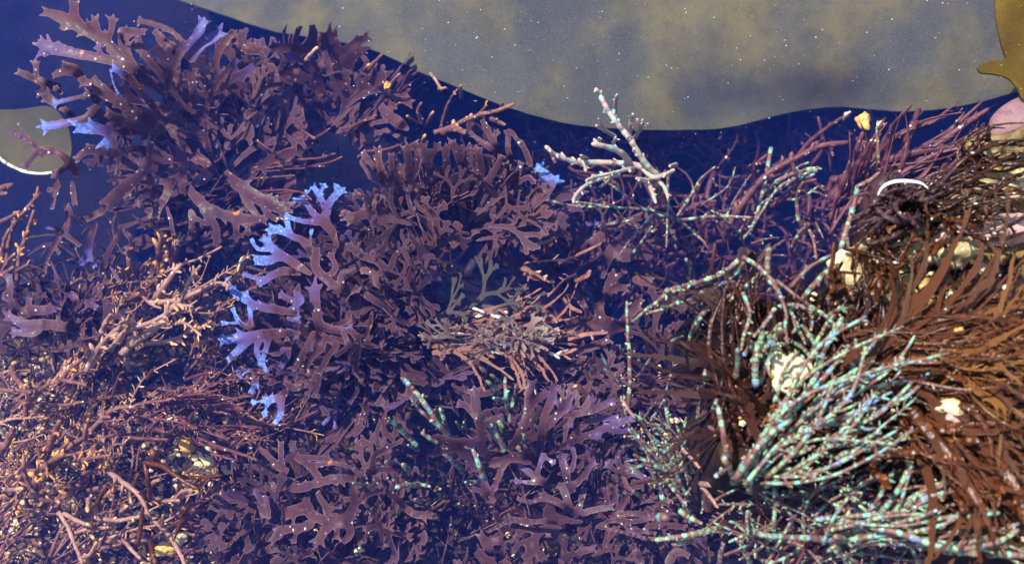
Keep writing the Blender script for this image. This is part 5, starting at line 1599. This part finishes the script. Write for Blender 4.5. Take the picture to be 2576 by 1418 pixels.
# ------------------------------------------------------------------ stringy brown weed on the ledge
BR = M['brown']; RS = M['rust']


def stringy(label, base, z):
    return bush(label, base, z, 'stringy_seaweed')


t = stringy('black wet tuft of strands humped beside the white crescent', (2240, 540), -.012)
lump('mat', 2258, 512, -.008, 78, 46, .012, M['hold'], None, None, 260, .3, parent=t)
spray(t, (2280, 520), [(2170, 590), (2160, 560), (2190, 500), (2240, 455), (2330, 470), (2350, 520), (2300, 560), (2200, 590), (2260, 580), (2400, 450)], -.004, .006, 5, M['hold'], 261, 80, 1, 10, 26, .16, .5, pname='strand', jit=.004, basej=50, arch=.012)
t = stringy('dark strands streaming from the black tuft across the cream rock', (2330, 520), -.006)
spray(t, (2300, 510), [(2600, 420), (2610, 470), (2590, 380), (2560, 405), (2520, 430), (2610, 520), (2600, 560), (2500, 400), (2620, 600), (2480, 450), (2550, 480), (2450, 420)], -.002, .004, 5, BR, 262, 20, 3, 22, 36, .16, .4, pname='strand', jit=.004, basej=30, arch=.006)
t = stringy('veiled purple brown strands slanting up under the kelp margin', (2140, 560), -.09)
spray(t, (2150, 520), [(2490, 275), (2440, 290), (2400, 285), (2350, 320), (2310, 300), (2460, 330), (2420, 360), (2270, 320), (2240, 330), (2380, 400), (2180, 330), (2500, 300)], -.085, -.055, 7, M['wine'], 263, 46, 1, 18, 40, .10, .4, pname='strand', jit=.006, basej=70)
t = stringy('thick reddish stems rising from the pale yellow rock', (2200, 760), -.006)
branches(t, 'Z8', ['1040,890,45 1090,770 1150,640 1210,540 1240,470', '1230,860,38 1270,680 1310,560 1330,500', '690,900,38 685,740 700,560', '1000,860,33 1000,740 990,690', '1090,640,45 990,580 940,500 1000,470 1080,480', '1060,700,20 1000,760 940,860', '910,880,30 960,760 940,700',
                   '1050,560,33 1120,520 1170,470', '710,740,27 780,860 820,940', '870,760,22 720,745', '1030,860,27 900,880', '835,560,20 850,640 830,680', '1550,400,45 1480,480 1400,560 1350,640', '1440,520,38 1330,600 1250,640',
                   '1330,500,45 1420,440 1480,400', '1540,390,27 1620,500', '1480,420,30 1400,360 1330,400'], .002, .012, RS, 264, 4, 18, .32, jit=.003)
sw = [(2620, 700), (2620, 720), (2610, 730), (2620, 770), (2620, 810), (2600, 850), (2600, 890), (2480, 760), (2540, 830)]
t = stringy('combed rust brown strands sweeping right from the turquoise spray', (2130, 930), -.012)
blades(t, (2150, 930), sw + [(2450, 740), (2400, 800), (2500, 720)], 58, 'rust', 865, -.002, .012, (240, 440))
spray(t, (2190, 870), sw, -.002, .012, 6, RS, 265, 12, 5, 22, 60, .12, RIB, pname='strand', jit=.005, basej=80, arch=.008)
t = stringy('blurred dark strands beneath the combed rust brown sweep', (2150, 960), -.012)
spray(t, (2200, 930), [(2620, 800), (2620, 900), (2620, 960), (2620, 1010), (2500, 900), (2450, 860), (2560, 960)], -.008, .002, 6, BR, 266, 14, 3, 22, 70, .16, RIB, pname='strand', jit=.004, basej=90, arch=.004)
lowt = [(2620, 1100), (2620, 1170), (2620, 1240), (2600, 1330), (2560, 1390), (2500, 1360), (2540, 1180), (2480, 1250), (2450, 1180), (2600, 1050)]
t = stringy('broad rust strands curving down the right side of the ledge', (2280, 1030), -.012)
blades(t, (2330, 1010), lowt, 50, 'rust', 867, .0, .012, (200, 380))
spray(t, (2330, 1040), lowt, .0, .010, 6, RS, 267, 8, 8, 20, 70, .18, RIB, pname='strand', jit=.004, basej=70, arch=.006)
branches(t, 'Z12', ['1240,310,90 1350,430 1500,620 1600,780 1740,1000', '1700,240,70 1900,300 2100,360', '1750,620,110 1880,680 2010,900 2080,1120', '1480,500,70 1600,530 1720,520', '1850,780,40 1880,900 1870,1000', '1480,700,90 1600,860 1700,960', '1900,680,80 1980,760 2080,830',
                    '1380,430,60 1500,450 1580,440', '1350,620,50 1240,600 1060,620', '940,700,70 1020,790 1090,870', '860,660,50 940,660 1100,620 1300,600', '2080,180,90 1900,160 1700,100 1500,60', '1550,900,40 1600,1000 1620,1060', '1700,1080,60 1850,1180'], .002, .012, RS, 268, 6, 14, .45, jit=.002, pname='strand')
blades(t, (2330, 900), [(2620, 900), (2620, 930), (2600, 970), (2620, 800), (2600, 1130), (2480, 800), (2620, 720)], 16, 'highlightweed', 878, .004, .016, (200, 340))
spray(t, (2380, 900), [(2620, 900), (2620, 930), (2600, 960), (2620, 880), (2600, 1130), (2560, 1180), (2620, 780), (2500, 690)], .004, .014, 4.5, M['highlightweed'], 278, 8, 4, 22, 40, .2, RIB, pname='strand', jit=.003, basej=90, arch=.004)
t = stringy('dark chocolate strands filling the lower right of the ledge', (2350, 1100), -.014)
blades(t, (2330, 1080), lowt, 34, 'brown', 869, -.010, .002, (180, 340))
spray(t, (2330, 1100), lowt, -.012, .0, 6, BR, 269, 16, 5, 20, 80, .2, RIB, pname='strand', jit=.004, basej=130)
t = stringy('rust strands trailing over the ledge beyond the edge of the view', (2700, 900), -.012)
spray(t, (2620, 900), [(2900, 600), (2950, 750), (2980, 900), (2950, 1100), (2900, 1300), (2800, 1400), (2850, 480)], -.004, .008, 8, RS, 279, 60, 4, 22, 70, .14, RIB, pname='strand', jit=.004, basej=120)
t = stringy('brown strands painted darker for the shade in the root hollow of the added ledge', (1850, 1000), -.014)
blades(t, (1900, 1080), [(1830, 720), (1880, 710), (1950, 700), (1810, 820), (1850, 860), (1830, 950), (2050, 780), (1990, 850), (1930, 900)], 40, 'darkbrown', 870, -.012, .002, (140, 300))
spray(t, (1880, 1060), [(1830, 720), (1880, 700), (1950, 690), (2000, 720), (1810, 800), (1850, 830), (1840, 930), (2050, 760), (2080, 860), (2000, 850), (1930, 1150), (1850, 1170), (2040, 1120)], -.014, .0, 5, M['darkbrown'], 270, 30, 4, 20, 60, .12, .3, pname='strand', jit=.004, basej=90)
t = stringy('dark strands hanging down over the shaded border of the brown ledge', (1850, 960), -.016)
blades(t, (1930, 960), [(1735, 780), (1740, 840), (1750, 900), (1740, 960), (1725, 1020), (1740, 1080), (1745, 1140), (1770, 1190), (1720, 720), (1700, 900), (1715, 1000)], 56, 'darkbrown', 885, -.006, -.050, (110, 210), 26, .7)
t = stringy('dark strands over the inner ledge behind the turquoise spray', (2050, 900), -.014)
spray(t, (2080, 980), [(2000, 740), (2080, 730), (2160, 740), (2250, 760), (2300, 850), (2200, 1080), (2280, 1050), (2100, 1120), (2350, 960)], -.014, .0, 6, M['darkbrown'], 271, 56, 4, 20, 80, .16, .3, pname='strand', jit=.004, basej=110)
t = stringy('amber tinted fine strands glowing around the cream shells on the ledge', (1950, 1000), -.012)
spray(t, (1930, 1010), [(1990, 900), (2060, 880), (2060, 960), (1930, 880), (2020, 1000), (1990, 1060), (1890, 1100)], -.010, .002, 4.5, M['highlightweed'], 272, 16, 2, 12, 30, .14, .6, pname='strand', jit=.003, basej=40)

# more strands over the pale rocks of the added ledge
t = stringy('fine dark strands lying across the pale yellow rock', (2140, 640), -.012)
spray(t, (2190, 640), [(2300, 560), (2330, 600), (2300, 700), (2260, 740), (2210, 740), (2160, 730), (2330, 660), (2250, 600)], -.006, .004, 4, BR, 275, 20, 2, 12, 30, .2, .8, pname='strand', jit=.003, basej=70, arch=.006)
spray(t, (2420, 560), [(2620, 480), (2610, 540), (2580, 600), (2500, 640), (2600, 450), (2400, 640), (2300, 600)], -.004, .004, 4.5, BR, 276, 14, 2, 12, 30, .15, .8, pname='strand', jit=.003, basej=60, arch=.006)

spray(t, (2440, 400), [(2620, 330), (2600, 360), (2480, 310), (2510, 330), (2620, 420), (2460, 330)], -.004, .006, 4.5, BR, 277, 18, 3, 14, 24, .2, .6, pname='strand', jit=.003, basej=50, arch=.004)

# white crescent sliver added for the water's glint over the black tuft
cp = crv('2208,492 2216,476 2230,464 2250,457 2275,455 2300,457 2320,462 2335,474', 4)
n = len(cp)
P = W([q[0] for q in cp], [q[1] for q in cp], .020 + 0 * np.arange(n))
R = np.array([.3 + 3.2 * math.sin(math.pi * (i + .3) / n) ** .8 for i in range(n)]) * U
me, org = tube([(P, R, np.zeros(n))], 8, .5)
tag(link('glint_sliver', me, M['crescent'], None, org), 'thin white crescent glint of the water, shaped as a sliver on the black wet tuft', 'shell')

# ------------------------------------------------------------------ drifting specks
def specks(n, seed):
    r = random.Random(seed)
    V, F = [], []
    for k in range(n):
        if k < n * .6: x, y = r.uniform(300, 2600), r.uniform(-60, 420) * r.random() ** .3
        else: x, y = r.uniform(-80, 2660), r.uniform(-60, 1480)
        s = (.4 + 1.5 * r.random() ** 6) * U * (1.0 if k > 6 else 1.8)
        p = W(x, y, -.0025 - r.random() * .003)
        b = len(V); a = r.uniform(0, 6.28); el = r.uniform(.5, 1)
        for j in range(4):
            V.append(tuple(p + np.array([math.cos(a + j * 1.571) * s, math.sin(a + j * 1.571) * s * el, r.uniform(-.2, .2) * s])))
        V += [tuple(p + np.array([0, 0, s * .5])), tuple(p - np.array([0, 0, s * .5]))]
        for j in range(4):
            F.append([b + j, b + (j + 1) % 4, b + 4]); F.append([b + (j + 1) % 4, b + j, b + 5])
    tag(link('floating_specks', mesh('floating_specks', V, F), M['speck']), 'fine white specks drifting just under the water surface', 'specks', kind='stuff')


specks(1000, 91)

# ------------------------------------------------------------------ kinds that repeat share a group
GROUPS = {'forked_seaweed': 'red forked seaweeds on the pool floor', 'banded_seaweed': 'turquoise banded seaweeds', 'stringy_seaweed': 'stringy seaweeds on the ledge',
          'branching_seaweed': 'brown branching seaweeds', 'pebble': 'pebbles between the weeds', 'shell_fragment': 'shell bits between the weeds', 'rock': 'stones at the ledge',
          'kelp_blade': 'broad kelp blades', 'seaweed_scrap': 'loose orange scraps'}
for o in list(COL.objects):
    g = GROUPS.get(o.name.split('.')[0])
    if g and o.parent is None:
        o['group'] = g
